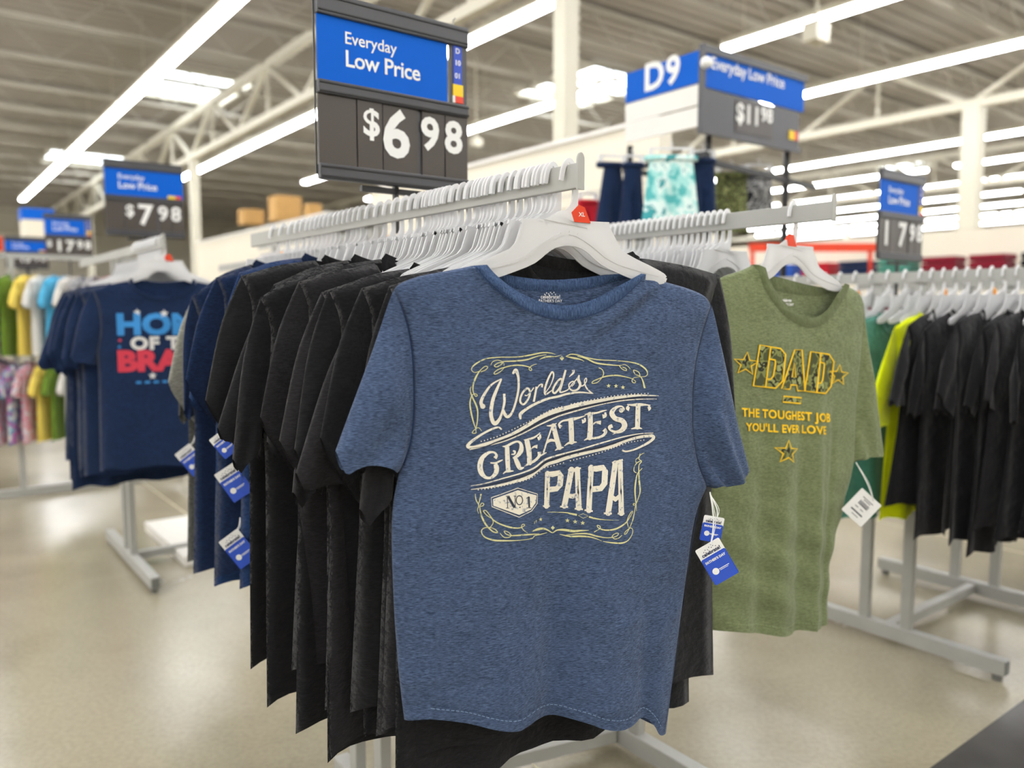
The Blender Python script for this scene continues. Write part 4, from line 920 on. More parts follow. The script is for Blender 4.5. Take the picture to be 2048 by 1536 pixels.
# dark accents
d = Q()
d.m((1, 60, 1505, 4), (1, 300, 1475, 12), (1, 450, 1415, 20), (1, 700, 1322, 24), (1, 950, 1200, 26), (1, 1150, 1085, 30), (1, 1350, 1000, 34), (2, 76, 940, 34), (2, 300, 882, 36), (2, 600, 815, 30), (2, 900, 758, 26), (2, 1200, 728, 18), (2, 1500, 722, 8))
d.m((3, 120, 648, 4), (3, 400, 585, 20), (3, 700, 512, 26), (3, 950, 438, 30), (3, 1075, 372, 34), (3, 1220, 258, 36), (3, 1380, 205, 36), (4, 76, 150, 36), (4, 300, 92, 34), (4, 600, 28, 30), (2, 800, 1425, 28), (2, 1000, 1355, 24), (2, 1200, 1302, 16), (2, 1380, 1288, 6))
d.m((3, 618, 770, 13), (3, 620, 945, 13), sharp=True); d.w(3, 38, (632, 775), (728, 945), sharp=True); d.w(3, 11, (738, 770), (738, 950), sharp=True)
for x_ in ((595, 655), (712, 760)): d.w(3, 9, (x_[0], 768), (x_[1], 768), sharp=True)
d.w(3, 9, (598, 950), (645, 950), sharp=True)
P_ = [(805 + 50 * math.cos(a * math.pi / 6), 832 + 68 * math.sin(a * math.pi / 6)) for a in range(12)]; d.w(3, 15, *P_, closed=True)
d.fl.disc(*d.p(3, (812, 940)), 11 * KQ); d.w(3, 28, (955, 780), (960, 945), sharp=True); d.w(3, 10, (918, 805), (955, 778), sharp=True); d.w(3, 10, (918, 952), (995, 952), sharp=True)
for q, pts in ((3, ((1250, 540, 4), (1250, 630, 10), (1252, 640, 4), (1250, 672, 22), (1250, 702, 4), (1250, 720, 10), (1248, 800, 4))), (4, ((260, 520, 4), (262, 660, 10), (263, 720, 26), (266, 760, 8), (268, 860, 4))), (4, ((452, 470, 4), (448, 600, 8), (445, 640, 26), (440, 690, 8), (433, 800, 4))), (4, ((898, 500, 4), (900, 640, 8), (900, 700, 26), (902, 760, 8), (902, 860, 4)))): d.r(q, *pts)
# inlines of the big letters
for q, pts in ((3, [(668, 60), (672, 330)]), (3, [(1005, 10), (1008, 235)]), (2, [(205, 1120), (208, 1385)]), (2, [(492, 1040), (495, 1310)]), (2, [(1222, 880), (1214, 1165)]), (1, [(1388, 1180), (1470, 1480)]), (3, [(285, 190), (262, 300), (270, 400), (310, 455)])): d.w(q, 6, *pts)
d.fl.build('print_shading', 'ink_dark', hero, fprint(.0019))['label'] = 'dark slate shading lines and No 1 of the badge'
# hanger of the hero shirt
h = hang(E1, .028, ZR, 'milky white plastic hanger holding the heather blue shirt at the front', None, yaw=YH - R(2), first=True, cl=None); h.location.x -= .000
HERO_H = h
# ---------------------------------------------------------------- swing tags
def swing_tag(label, px, py, Y, w_, h_, rot, yaw=0, kind='celebrate', string=None, group=None, front=True):
    c_ = at(px, py, Y); t = thing('swing_tag', label, 'tag', tuple(c_), yaw, group)
    ca, sa = math.cos(rot), math.sin(rot)
    def mp(x, z, y_=0): return (x * ca - z * sa, y_, x * sa + z * ca)
    def pl(nm, x0, x1, z0, z1, mat, y_, th=.0006, par=t, r=.003):
        pts = []
        for cx_, cz_, a0 in ((x1 - r, z0 + r, -90), (x1 - r, z1 - r, 0), (x0 + r, z1 - r, 90), (x0 + r, z0 + r, 180)):
            for k in range(4): an = R(a0 + 30 * k); pts.append((cx_ + r * math.cos(an), cz_ + r * math.sin(an)))
        bm = bmesh.new(); prism(bm, pts, th, lambda p: Vector(mp(p[0], p[2], p[1] + y_))); return obj(nm, bm, mat, par)
    W2, H2 = w_ / 2, h_ / 2
    cd = pl('card', -W2, W2, -H2, H2, 'white', 0)
    tx = lambda s_, size, x, z, mat, b=.02, al='CENTER', par=cd: text_on('lettering', s_, size, mat, par, lambda X, Y: mp(x + X, z + Y, -.0012), bold=b, align=al)
    if kind == 'celebrate':
        bl = pl('blue_panel', -W2, W2, -H2, H2 * .42, 'tagblue', -.0005)
        fl_ = Flat(); k = -w_ * 1.6
        while k < w_ * 1.6:
            seg = []
            for i in range(25):
                z_ = -H2 + (H2 * 1.42) * i / 24; x_ = k + (z_ + H2) * -.6
                if -W2 + .001 < x_ < W2 - .001 and z_ < H2 * .41: seg.append((x_, z_, w_ * .012))
            if len(seg) > 1: fl_.ribbon([seg[0], seg[-1]], sharp=True)
            k += w_ * .055
        fl_.build('stripes', 'tagstripe', bl, lambda x, z: mp(x, z, -.0010))
        tx('celebrate!', w_ * .19, 0, H2 * .50, 'navyink', .03); tx("FATHER'S DAY", w_ * .125, 0, H2 * .12, 'white', .05)
        fl_ = Flat(); fl_.disc(-w_ * .22, -H2 * .38, w_ * .13, 20); fl_.ribbon([(-w_ * .08, -H2 * .36, w_ * .03), (w_ * .34, -H2 * .36, w_ * .03)], sharp=True); fl_.ribbon([(-w_ * .06, -H2 * .43, w_ * .02), (w_ * .28, -H2 * .43, w_ * .02)], sharp=True)
        fl_.build('round_emblem', 'white', bl, lambda x, z: mp(x, z, -.0014))
        fl_ = Flat()
        for i, (a, b) in enumerate(((-.25, .72), (-.17, .79), (-.08, .75), (0, .83), (.08, .76), (.16, .80), (.24, .73))): fl_.star(w_ * a, H2 * b, w_ * .028)
        fl_.build('confetti', 'navyink', cd, lambda x, z: mp(x, z, -.0012))
    else:
        fl_ = Flat()
        for i in range(15): fl_.ribbon([(-W2 * .42 + i * W2 * .06, H2 * .05, W2 * (.02 + .02 * (i % 3 == 0))), (-W2 * .42 + i * W2 * .06, H2 * .36, W2 * (.02 + .02 * (i % 3 == 0)))], sharp=True)
        fl_.ribbon([(-W2 * .6, -H2 * .45, H2 * .09), (W2 * .5, -H2 * .45, H2 * .09)], sharp=True)
        for z_, a, b in ((.62, -.5, .5), (.5, -.3, .35), (-.15, -.5, -.2), (-.15, 0, .3), (-.68, -.3, .3)): fl_.ribbon([(W2 * a, H2 * z_, H2 * .04), (W2 * b, H2 * z_, H2 * .04)], sharp=True)
        fl_.build('barcode_print', 'ink_dark', cd, lambda x, z: mp(x, z, -.0012))
    fl_ = Flat(); fl_.disc(w_ * .12, H2 * .9, w_ * .025); fl_.build('punch_hole', 'navyink', cd, lambda x, z: mp(x, z, -.0012))
    if string:
        top = at(*string) - c_; e = Vector(mp(w_ * .12, H2 * .9, -.002)); m = (top + e) / 2 + Vector((.006, 0, -.004)); top = Vector(top)
        for dx_ in (0, .004):
            bm = bmesh.new(); tube(bm, cat([tuple(top), (m.x + dx_, m.y, m.z), tuple(e)], 6), .0007 if dx_ else .0014, 5); obj('string', bm, 'white', t)
    return t
swing_tag("blue and white celebrate Father's Day tag hanging at the right side of the blue shirt", 1434, 1123, 1.45, .051, .078, R(31), string=(1420, 984, 1.46))
swing_tag("second blue Father's Day tag half hidden behind the blue shirt's right side", 1424, 1058, 1.50, .040, .05, R(-10), string=(1421, 990, 1.5))
swing_tag("upper Father's Day tag poking out left of the black shirts", 468, 965, 1.93, .058, .085, R(33), yaw=.1, string=(474, 912, 1.95))
swing_tag("lower Father's Day tag poking out left of the black shirts", 478, 1098, 1.93, .058, .088, R(36), yaw=.1, string=(482, 1035, 1.95))
swing_tag("small Father's Day tag beside the navy sleeves", 449, 888, 1.88, .045, .06, R(38), yaw=.1, string=(455, 850, 1.9))
swing_tag("far Father's Day tag in front of the grey shirts", 383, 920, 2.3, .055, .085, R(38), yaw=.1, string=(392, 870, 2.32))
swing_tag('white price tag with a barcode hanging by the right sleeve of the green shirt', 1723, 1015, 2.05, .072, .078, R(-42), kind='price', string=(1712, 925, 2.05))
# ---------------------------------------------------------------- black and navy shirts packed behind the hero
rnd = random.Random(4)
GB = 'black t-shirts packed on the centre rack'
LBK = 'black t-shirt in the dense row right behind the heather blue shirt'
protos = []
PR = [  # half shoulder, length, sleeve length, sleeve angle, shoulder sag, droop, curl, sleeve puff, sleeve sweep
    (.29, .82, .22, .26, .040, 0, .016, .014, -.014), (.31, .86, .24, .16, .050, .01, -.014, .020, .016), (.30, .80, .20, .34, .035, 0, .026, .012, -.022),
    (.325, .91, .25, .20, .055, .02, -.006, .022, 0), (.295, .84, .23, .12, .060, .03, .014, .016, -.024), (.315, .89, .21, .30, .040, 0, -.018, .014, .010),
    (.30, .79, .24, .42, .045, .01, .030, .020, -.016), (.32, .93, .22, .18, .050, .015, 0, .015, .018), (.28, .78, .31, .50, .040, 0, .010, .020, -.020)]
for i, (hs, L_, sl_, sa_, sg_, dr_, cu_, pf_, sw_) in enumerate(PR):
    o = tee_outline(hs=hs, hw=hs + .008, L=L_, nw=.13, slen=sl_, sa=sa_, armz=-.46 - .02 * (i % 3), sag=sg_, sar=.2, droop=dr_)
    protos.append((Tee(o, foldfn(.012 + .004 * (i % 3), 24 + i, .4 * i, i, cu_, 0, .005), .007), pf_, sw_))
o = tee_outline(hs=.335, hw=.335, L=.875, nw=.13, slen=.2, slenr=.235, sa=.2, sar=.17, armz=-.47, sag=.028, droop=.05)
protos.append((Tee(o, foldfn(.010, 22, 1, 2, 0, 0, .005), .007), .012, -.004))
first = {}
def stack_tee(i, E, q, z, label, group, mat='black', rib='black_rib', yaw=None, dx=0):
    key = (i, mat)
    if key not in first:
        T, th, sw = protos[i]; t = first[key] = tee_thing(T, label, group, mat, rib, thick=th, sweepL=sw)
    else:
        t = dup(first[key]); t['label'] = label
        if group: t['group'] = group
        elif 'group' in t.keys(): del t['group']
    return place(t, E, q, z, yaw, dx)
stack_tee(9, E1, .072, ZR + .018, 'black t-shirt directly behind the blue one, its right sleeve in view', None, yaw=R(28), dx=.062)
stack_tee(3, E1, .098, ZR - .012, 'second black t-shirt behind the blue one, hanging lower at right', None, yaw=R(31), dx=.03)
qs = [.128, .156, .182, .21, .24, .268, .296, .326, .356, .388, .42, .452, .486, .522, .558, .596, .636, .678, .722, .768]
for n_, q in enumerate(qs):
    i = (0, 4, 2, 6, 1, 0, 5, 3, 7, 2, 7, 0, 5, 3, 6, 1, 4, 5, 0, 1)[n_]
    lift = 0 if q < .36 else .012 + .012 * (n_ % 3)
    left_ = len(qs) - 1 - n_
    lab_ = LBK if left_ > 4 else ('leftmost', 'second from the left', 'third from the left', 'fourth from the left', 'fifth from the left')[left_] + ' of the black t-shirts on the centre rack'
    stack_tee(i, E1, q, ZR - .004 * (n_ % 4) + lift, lab_, GB, 'black' if n_ % 3 else 'charcoal', yaw=YAW - R(3.5) + R(7) * min(1, q / .4) * 0 + R(rnd.uniform(-1.5, 2.5)) + R(2.5) * (q > .3), dx=(-.00, .01, -.015, .0, .02, -.01, -.02, .01)[n_ % 8] if q < .25 else -.045 + .018 * ((n_ - 5) % 4))
for n_, (q, i, lab) in enumerate(((.90, 0, 'nearest navy t-shirt, highest shoulder in the row left of the black shirts'), (.975, 2, 'second navy t-shirt in the row left of the black shirts'), (1.05, 0, 'third navy t-shirt in the row left of the black shirts'), (1.15, 4, 'farthest navy t-shirt, leftmost of the centre rack'))):
    stack_tee(i, E1, q, ZR + (.050, .035, .02, .045)[n_], lab, None, 'navy2' if n_ % 2 == 0 else 'navy', 'navy_rib', yaw=YAW + R((2, 0, 3, -1)[n_]), dx=(-.0, -.02, -.02, -.035)[n_])
stack_tee(0, E1, 1.27, ZR, 'dark grey t-shirt showing a worn sleeve behind the navy shirts', None, 'dgrey', 'black_rib', dx=.035)
stack_tee(2, E1, 1.34, ZR, 'pale grey t-shirt beside the dark grey one on the centre rack', None, 'lgrey', 'dgrey', dx=.03)
stack_tee(4, E1, 1.42, ZR, 'dark grey t-shirt at the far end of the centre rack', None, 'dgrey', 'black_rib', dx=.02)
# hangers along the rail
GH = 'white hangers on the centre rack'
for q in [.072, .098] + qs:
    hang(E1, q, ZR, 'white plastic hanger crowded along the front arm of the centre rack', GH, yaw=YAW + R(rnd.uniform(-4, 3)) - (R(8) if q < .11 else 0))
for n_, q in enumerate([.084, .110, .137, .161, .183, .208, .234, .258, .283, .306, .331, .357, .383, .41, .438, .466, .498, .53, .56]):
    hang(E1, q, ZR, 'white plastic hanger crowded along the front arm of the centre rack', GH, yaw=YAW + R(rnd.uniform(-4, 4)), dz=0)
for n_, q in enumerate([.72, .77, .81, .84, .87, .90, .93, .96, .99, 1.02, 1.05, 1.08, 1.11, 1.14, 1.18, 1.22, 1.27, 1.34, 1.42]):
    hang(E1, q, ZR, 'white plastic hanger on the rear half of the centre rail by the navy shirts', 'white hangers behind the price sign', yaw=YAW + R(rnd.uniform(-5, 3)), cl=(('ora', 'purp', 'ora', 'redclip')[(n_ // 3) % 4] if n_ % 3 == 0 else None))
for q in [.30 + .021 * k for k in range(24)]:
    hang(E2v, q, ZR, 'white plastic hanger packed on the right arm of the centre rack', 'white hangers on the right arm', yaw=YAW + R(rnd.uniform(-4, 4)))
for k in range(5):
    stack_tee((0, 2, 4, 6, 5)[k], E2v, .42 + .09 * k, ZR - .01, 'grey t-shirt hidden on the right arm behind the blue and black shirts', 'grey t-shirts on the right arm', 'dgrey', 'black_rib', dx=.0)
# ---------------------------------------------------------------- green DAD shirt
YG = R(33); GO = Vector((E2v.x, E2v.y, ZR)) + A * .105; nG = Vector((-math.sin(YG), math.cos(YG), 0)); pmG = plane_map(GO - nG * .015, YG)
def PG(*l): return [pmG(*p) for p in l]
g = {}
g['neckL'], g['neckR'] = pmG(1517, 529), pmG(1700, 571); g['shL'], g['shR'] = pmG(1432, 572), pmG(1738, 607)
g['shcL'] = cat(PG((1517, 529), (1490, 541), (1455, 553), (1432, 572)), 5); g['shcR'] = cat(PG((1700, 571), (1715, 577), (1730, 588), (1738, 607)), 5)
g['armL'] = cat(PG((1432, 572), (1440, 660), (1438, 780), (1425, 930)), 6); g['armR'] = cat(PG((1738, 607), (1732, 700), (1722, 800), (1716, 928)), 6)
g['sideL'] = cat(PG((1425, 930), (1420, 1050), (1424, 1160), (1430, 1264)), 6); g['sideR'] = cat(PG((1716, 928), (1697, 1010), (1674, 1110), (1667, 1180), (1664, 1250)), 6)
g['neckf'] = cat(PG((1517, 529), (1526, 568), (1550, 610), (1577, 637), (1610, 653), (1640, 649), (1669, 622), (1687, 594), (1700, 571)), 5)
g['neckfi'] = cat(PG((1532, 536), (1538, 560), (1557, 592), (1581, 618), (1606, 632), (1630, 634), (1652, 620), (1672, 592), (1690, 567)), 5)
g['neckb'] = cat(PG((1517, 529), (1545, 566), (1580, 580), (1625, 588), (1666, 589), (1700, 571)), 5)
g['neckbi'] = cat(PG((1530, 528), (1552, 546), (1592, 557), (1637, 569), (1672, 574), (1690, 567)), 5)
g['hemf'] = cat(PG((1430, 1264), (1480, 1262), (1530, 1268), (1570, 1266), (1600, 1258), (1640, 1258), (1664, 1250)), 4)
g['hemb'] = cat(PG((1430, 1268), (1500, 1256), (1600, 1262), (1664, 1250)), 4)
g['soutL'] = cat(PG((1432, 572), (1400, 680), (1360, 800), (1342, 870)), 4); g['cuffL'] = cat(PG((1342, 870), (1350, 900), (1380, 910), (1415, 930)), 4); g['sinL'] = PG((1425, 930), (1415, 930))
g['soutR'] = cat(PG((1738, 607), (1745, 680), (1757, 800), (1769, 905)), 4); g['cuffR'] = cat(PG((1769, 905), (1768, 913), (1745, 915), (1724, 922)), 4); g['sinR'] = PG((1716, 928), (1724, 922))
xg = lambda px: pmG(px, 1100)[0]
def foldG(x, z, t, side):
    t = max(0, t); e = lambda c_, w_: math.exp(-((x - c_) / w_) ** 2); q = sm((t - .15) / .6)
    return -.014 * e(xg(1560), .035) * q + .014 * e(xg(1520), .035) * q - .014 * e(xg(1625), .022) * q + .010 * e(xg(1595), .02) * q + .008 * e(xg(1656), .012) * q + .004 * math.sin(30 * x + 3 * t) * t + .003 * math.sin(60 * (z + .5 * x)) * math.exp(-((t - .8) / .2) ** 2)
TG = Tee(g, foldG, .020)
gs = thing('t_shirt', 'sage green t-shirt printed DAD in camouflage letters on the right arm', 't-shirt', tuple(GO), YG)
gb = obj('body', TG.body(150, 90), 'green', gs, True, 1e-5)
for k in 'LR': obj('sleeve', TG.sleeve(k, 20, 16, .022, .006, 0), 'green', gs, True, 1e-5)
obj('collar', TG.collar(6), 'green_rib', gs, True, 1e-6)
M['thread_g'] = plain('pale_green_thread', '93a278', .8)
stitch('hem_stitching', TG, [(x, z + .022) for x, z in g['hemf'][2:-2:4]], .0012, 'thread_g', gb, dash=1)
def gprint(off):
    def f(x, y): X, Z = pmG(x, y); return (X, TG.F(X, Z) - off, Z)
    return f
KC = .29948
def gc(a): return (1340 + a[0] * KC, 400 + a[1] * KC)
cam_f = Flat(); gold = Flat()
def letter(outer, hole=None, w_=3.0):
    O = [gc(a) for a in outer]; gold.ribbon([p + (w_,) for p in O], sharp=True, closed=True)
    if hole:
        Hh = [gc(a) for a in hole]; gold.ribbon([p + (w_,) for p in Hh], sharp=True, closed=True)
    return O
D1 = [(592, 968), (725, 992), (757, 1032), (735, 1205), (690, 1255), (548, 1240)]
D1h = [(655, 975), (650, 1075), (632, 1195), (655, 1195), (672, 1170), (688, 1080), (672, 1060), (650, 1062)]
letter(D1); gold.ribbon([gc((660, 982)) + (2.8,), gc((628, 1248)) + (2.8,)], sharp=True); gold.ribbon([gc(a) + (2.8,) for a in ((655, 1062), (688, 1068), (690, 1090), (676, 1175), (660, 1195), (640, 1195))], sharp=True)
cam_f.poly([gc(a) for a in ((592, 968), (660, 980), (628, 1248), (548, 1240))]); cam_f.poly([gc(a) for a in ((660, 980), (725, 992), (692, 1085), (688, 1068), (655, 1062))]); cam_f.poly([gc(a) for a in ((725, 992), (757, 1032), (735, 1205), (676, 1175), (692, 1085))]); cam_f.poly([gc(a) for a in ((735, 1205), (690, 1255), (628, 1248), (640, 1195), (660, 1195), (676, 1175))])
A1 = [(820, 1000), (870, 1000), (893, 1275), (838, 1272), (830, 1235), (790, 1232), (780, 1262), (725, 1258)]
letter(A1); cam_f.poly([gc(a) for a in ((820, 1000), (845, 1000), (815, 1090), (800, 1180), (780, 1262), (725, 1258))]); cam_f.poly([gc(a) for a in ((845, 1000), (870, 1000), (893, 1275), (838, 1272), (822, 1090), (815, 1090))]); cam_f.poly([gc(a) for a in ((800, 1180), (826, 1180), (832, 1235), (788, 1235))])
gold.ribbon([gc(a) + (2.8,) for a in ((815, 1085), (798, 1182), (826, 1182))], sharp=True, closed=True)
D2 = [(928, 1012), (1048, 1030), (1082, 1080), (1060, 1242), (1018, 1290), (890, 1275)]
letter(D2); gold.ribbon([gc((992, 1022)) + (2.8,), gc((960, 1285)) + (2.8,)], sharp=True); gold.ribbon([gc(a) + (2.8,) for a in ((985, 1082), (1012, 1088), (1012, 1112), (998, 1200), (985, 1222), (965, 1220))], sharp=True)
cam_f.poly([gc(a) for a in ((928, 1012), (992, 1022), (960, 1282), (890, 1275))]); cam_f.poly([gc(a) for a in ((992, 1022), (1048, 1030), (1014, 1100), (1012, 1088), (985, 1082))]); cam_f.poly([gc(a) for a in ((1048, 1030), (1082, 1080), (1060, 1242), (998, 1200), (1014, 1100))]); cam_f.poly([gc(a) for a in ((1060, 1242), (1018, 1290), (960, 1282), (965, 1220), (985, 1222), (998, 1200))])
cam_f.poly([gc(a) for a in ((738, 1308), (868, 1320), (862, 1358), (732, 1346))]); gold.ribbon([gc(a) + (2.8,) for a in ((738, 1308), (868, 1320), (862, 1358), (732, 1346))], sharp=True, closed=True)
for (x, y_, r_, ro) in ((505, 1095, 80, .1), (1118, 1170, 72, .1)):
    x, y_ = gc((x, y_)); p = cam_f.star(x, y_, r_ * KC * .82, ro); gold.ribbon([a + (2.5,) for a in gold_p] if False else [a + (2.5,) for a in Flat().star(x, y_, r_ * KC, ro)], sharp=True, closed=True)
cam_f.star(1567, 903, 19, .05); gold.ribbon([a + (2.8,) for a in Flat().star(1567, 903, 24, .05)], sharp=True, closed=True)
cam_f.build('print_camouflage', 'camo', gs, gprint(.0020), 7)['label'] = 'camouflage fill of the letters DAD and stars'
gold.build('print_outline', 'ink_gold', gs, gprint(.0028), 7)['label'] = 'gold outlines of the letters DAD and stars'
def gline(s_, pxl, pyl, pxr, pyr, hpx):
    bm = text_bm(s_, 1, bold=.03, spacing=1.06); xs = [v.co.x for v in bm.verts]; x0, x1 = min(xs), max(xs); cap = .72; cutgrid(bm, .22)
    for v in bm.verts:
        q = (v.co.x - x0) / (x1 - x0); px, py = pxl + (pxr - pxl) * q, pyl + (pyr - pyl) * q - v.co.y / cap * hpx
        v.co = gprint(.0032)(px, py)
    o_ = obj('print_lettering', bm, 'ink_gold', gs); return o_
gline('THE TOUGHEST JOB', 1482, 832, 1655, 843, 17); gline("YOU'LL EVER LOVE", 1489, 861, 1644, 867, 16)
x0g, z0g = pmG(1594, 603)
for s_, dz_, sz in (('celebrate', 0, .010), ("FATHER'S DAY", -.010, .0085), ('L', -.022, .009), ('100% COTTON', -.033, .006)):
    text_on('neck_label', s_, sz, 'white', gb, lambda X, Y: (x0g + X, TG.Bk(x0g + X, z0g + dz_ + Y) - .0016, z0g + dz_ + Y), bold=.04, align='CENTER')
h = hang(E2v, .105, ZR, 'milky white hanger alone on the right arm holding the green DAD shirt', None, yaw=YG)
dk = clip(h, 'redclip', 'orange sticker on the hanger body', -.02)
# ---------------------------------------------------------------- navy HOME OF THE BRAVE shirts on the left rack
oN = tee_outline(hs=.275, hw=.27, L=.80, nw=.13, slen=.22, sa=.32, armz=-.45, sag=.04)
TN = Tee(oN, foldfn(.012, 17, 1., 2., .008, 0, .003), .016)
ns_ = tee_thing(TN, 'navy t-shirt printed Home of the Brave at the end of the left rack', None, 'navy', 'navy_rib', 44, 46, .02); place(ns_, E3, .03, ZR3 - .01, R(20), 0)
def nprint(s_, size, x, z, mat, b=.05, **k):
    return text_on('print_lettering', s_, size, mat, ns_, lambda X, Y: (x + X * 1.14, TN.F(x + X * 1.14, z + Y) - .0015, z + Y), grid=.02, bold=b, **k)
nprint('HOME', .118, -.188, -.375, 'ink_blue', .055, spacing=1.05); nprint('OF THE', .072, -.135, -.440, 'ink_white', .05, spacing=1.1); nprint('BRAVE', .118, -.19, -.530, 'ink_red', .055)
fl = Flat()
for x_, z_, r_ in ((-.105, -.285, .016), (.0, -.29, .018), (-.055, -.555, .017), (.10, -.285, .015)): fl.star(x_, z_, r_, math.pi)
fl.build('print_stars', 'ink_white', ns_, lambda x, z: (x, TN.F(x, z) - .0015, z))
fl = Flat(); fl.star(-.175, -.402, .01); fl.build('print_stars', 'ink_red', ns_, lambda x, z: (x, TN.F(x, z) - .0015, z))
fl = Flat(); fl.star(-.178, -.43, .009)
for k in range(6): fl.ribbon([(-.12 + .034 * k, -.582, .010), (-.10 + .034 * k, -.582, .010)], sharp=True)
fl.build('print_small_line', 'ink_blue', ns_, lambda x, z: (x, TN.F(x, z) - .0015, z))
hang(E3, .03, ZR3, 'white hanger of the Home of the Brave shirt with an orange size clip', None, yaw=R(20), cl='redclip')
for k in range(8):
    q = .10 + .055 * k
    stack_tee((0, 2, 4, 5, 6, 1, 0, 2)[k], E3, q, ZR3 - .02, 'navy t-shirt lined up behind the Home of the Brave shirt', 'navy t-shirts on the left rack', 'navy', 'navy_rib', yaw=YAW - R(10) + R(2) * k, dx=-.02)
    hang(E3, q, ZR3, 'white plastic hanger holding a navy shirt on the left rack', 'white hangers on the left rack')
for k in range(8): hang(E3, .13 + .055 * k, ZR3, 'white plastic hanger holding a navy shirt on the left rack', 'white hangers on the left rack')
E3b = E3 + B * .85
for k, (mt, q) in enumerate((('white_cloth', .35), ('pink', .45), ('white_cloth', .6), ('pink', .85), ('lgrey', 1.0), ('white_cloth', 1.15))):
    stack_tee((0, 2, 4, 5)[k % 4], E3b, q, ZR3, '%s t-shirt blurred behind the navy shoulders, rack of the left row' % {'white_cloth': 'off-white', 'pink': 'pale pink', 'lgrey': 'light grey'}[mt], 'pale t-shirts on the left rack', mt, 'white_cloth')
    hang(E3b, q, ZR3, 'white hanger of a pale shirt behind the navy shoulders', 'white hangers of the pale shirts')
# ---------------------------------------------------------------- black shirts on the right rack
for k, q in enumerate([-.16, -.10, -.02, .05, .11, .17, .24, .30, .36, .42, .48, .54]):
    stack_tee((0, 5, 1, 3, 2, 4, 0, 7, 5, 1, 3, 6)[k], E4, q, ZR4, 'black t-shirt in the row on the right hand rack' if k > 1 else ('black t-shirt with an orange and blue print cut off by the right border' if k == 0 else 'second black t-shirt from the right border, sagging lowest'),
              'black t-shirts on the right rack' if k > 1 else None, 'black' if k % 3 else 'charcoal', 'black_rib', yaw=YAW + R(rnd.uniform(-4, 4)), dx=(0, .02, -.02)[k % 3]).scale = (1, 1, .91)
for k in range(20):
    hang(E4, -.16 + .043 * k, ZR4, 'white plastic hanger on the right hand rack of black shirts', 'white hangers on the right rack', yaw=YAW + R(rnd.uniform(-6, 6)), cl=('ora' if k in (2, 6, 13, 17) else None))
stack_tee(8, E4, .60, ZR4 - .0, 'neon yellow t-shirt beside the black ones on the right rack', None, 'yellow', 'yellow', dx=.02, yaw=YAW - R(4))
stack_tee(2, E4, .74, ZR4 - .0, 'teal t-shirt behind the neon yellow one', None, 'teal', 'teal', dx=-.03)
for k in range(8): hang(E4, .72 + .07 * k, ZR4, 'white plastic hanger at the far end of the right hand rack', 'white hangers at the far end of the right rack', cl=('ora' if k in (3, 5) else None))
E4b = E4 + B * .85
for k in range(7):
    stack_tee((0, 2, 5, 1)[k % 4], E4b, .0 + .17 * k, ZR4, 'black t-shirt on the rear arm of the right rack', 'black t-shirts on the rear arm', 'black', 'black_rib')
    hang(E4b, .0 + .17 * k, ZR4, 'white hanger on the rear arm of the right rack', 'white hangers on the rear arm')
# print of the cut-off shirt and of one in the row
t_ = [o_ for o_ in C.objects if o_.get('label', '').startswith('black t-shirt with an orange')][0]; T0 = protos[0][0]
fl = Flat()
for i, (x_, z_, r_) in enumerate(((-.10, -.36, .03), (-.03, -.42, .035), (-.11, -.48, .025), (.03, -.38, .03))): fl.disc(x_, z_, r_, 9)
fl.build('print_shapes', 'ora', t_, lambda x, z: (x, T0.F(x, z) - .002, z))
fl = Flat()
for i, (x_, z_, r_) in enumerate(((-.12, -.30, .02), (-.05, -.31, .02), (-.13, -.55, .02))): fl.disc(x_, z_, r_, 9)
fl.build('print_shapes', 'ink_blue', t_, lambda x, z: (x, T0.F(x, z) - .002, z))
# ---------------------------------------------------------------- cheap far clothes
class Far:
    P = {}
def far_tee(mat, label, group, p, yaw, s=1.0, zr=None):
    if mat not in Far.P:
        o = tee_outline(hs=.24, hw=.23, L=.62, nw=.10, slen=.16, sa=.5, armz=-.36, sag=.04); T = Tee(o, foldfn(.012, 22, len(Far.P), 1, .01), .014)
        t = tee_thing(T, label, group, mat, mat, 12, 12, .02, su=4); Far.P[mat] = t
    else: t = dup(Far.P[mat]); t['label'] = label; t['group'] = group
    t.location = p; t.rotation_euler = (0, 0, yaw); t.scale = (s, s, s); return t
NM = {'bw': 'black and white', 'white_cloth': 'white', 'skyblue': 'sky blue', 'butter': 'yellow', 'lime': 'olive green', 'multi': 'rainbow tie-dye', 'pink': 'pale pink', 'floral': 'pastel floral', 'teal': 'teal', 'red_cloth': 'red', 'lgrey': 'light grey', 'maroon': 'dark red', 'blue_cloth': 'royal blue', 'navy': 'navy', 'black': 'black', 'dgrey': 'dark grey', 'camo': 'green camouflage', 'tiedye': 'aqua tie-dye', 'charcoal': 'washed black', 'cream': 'cream'}
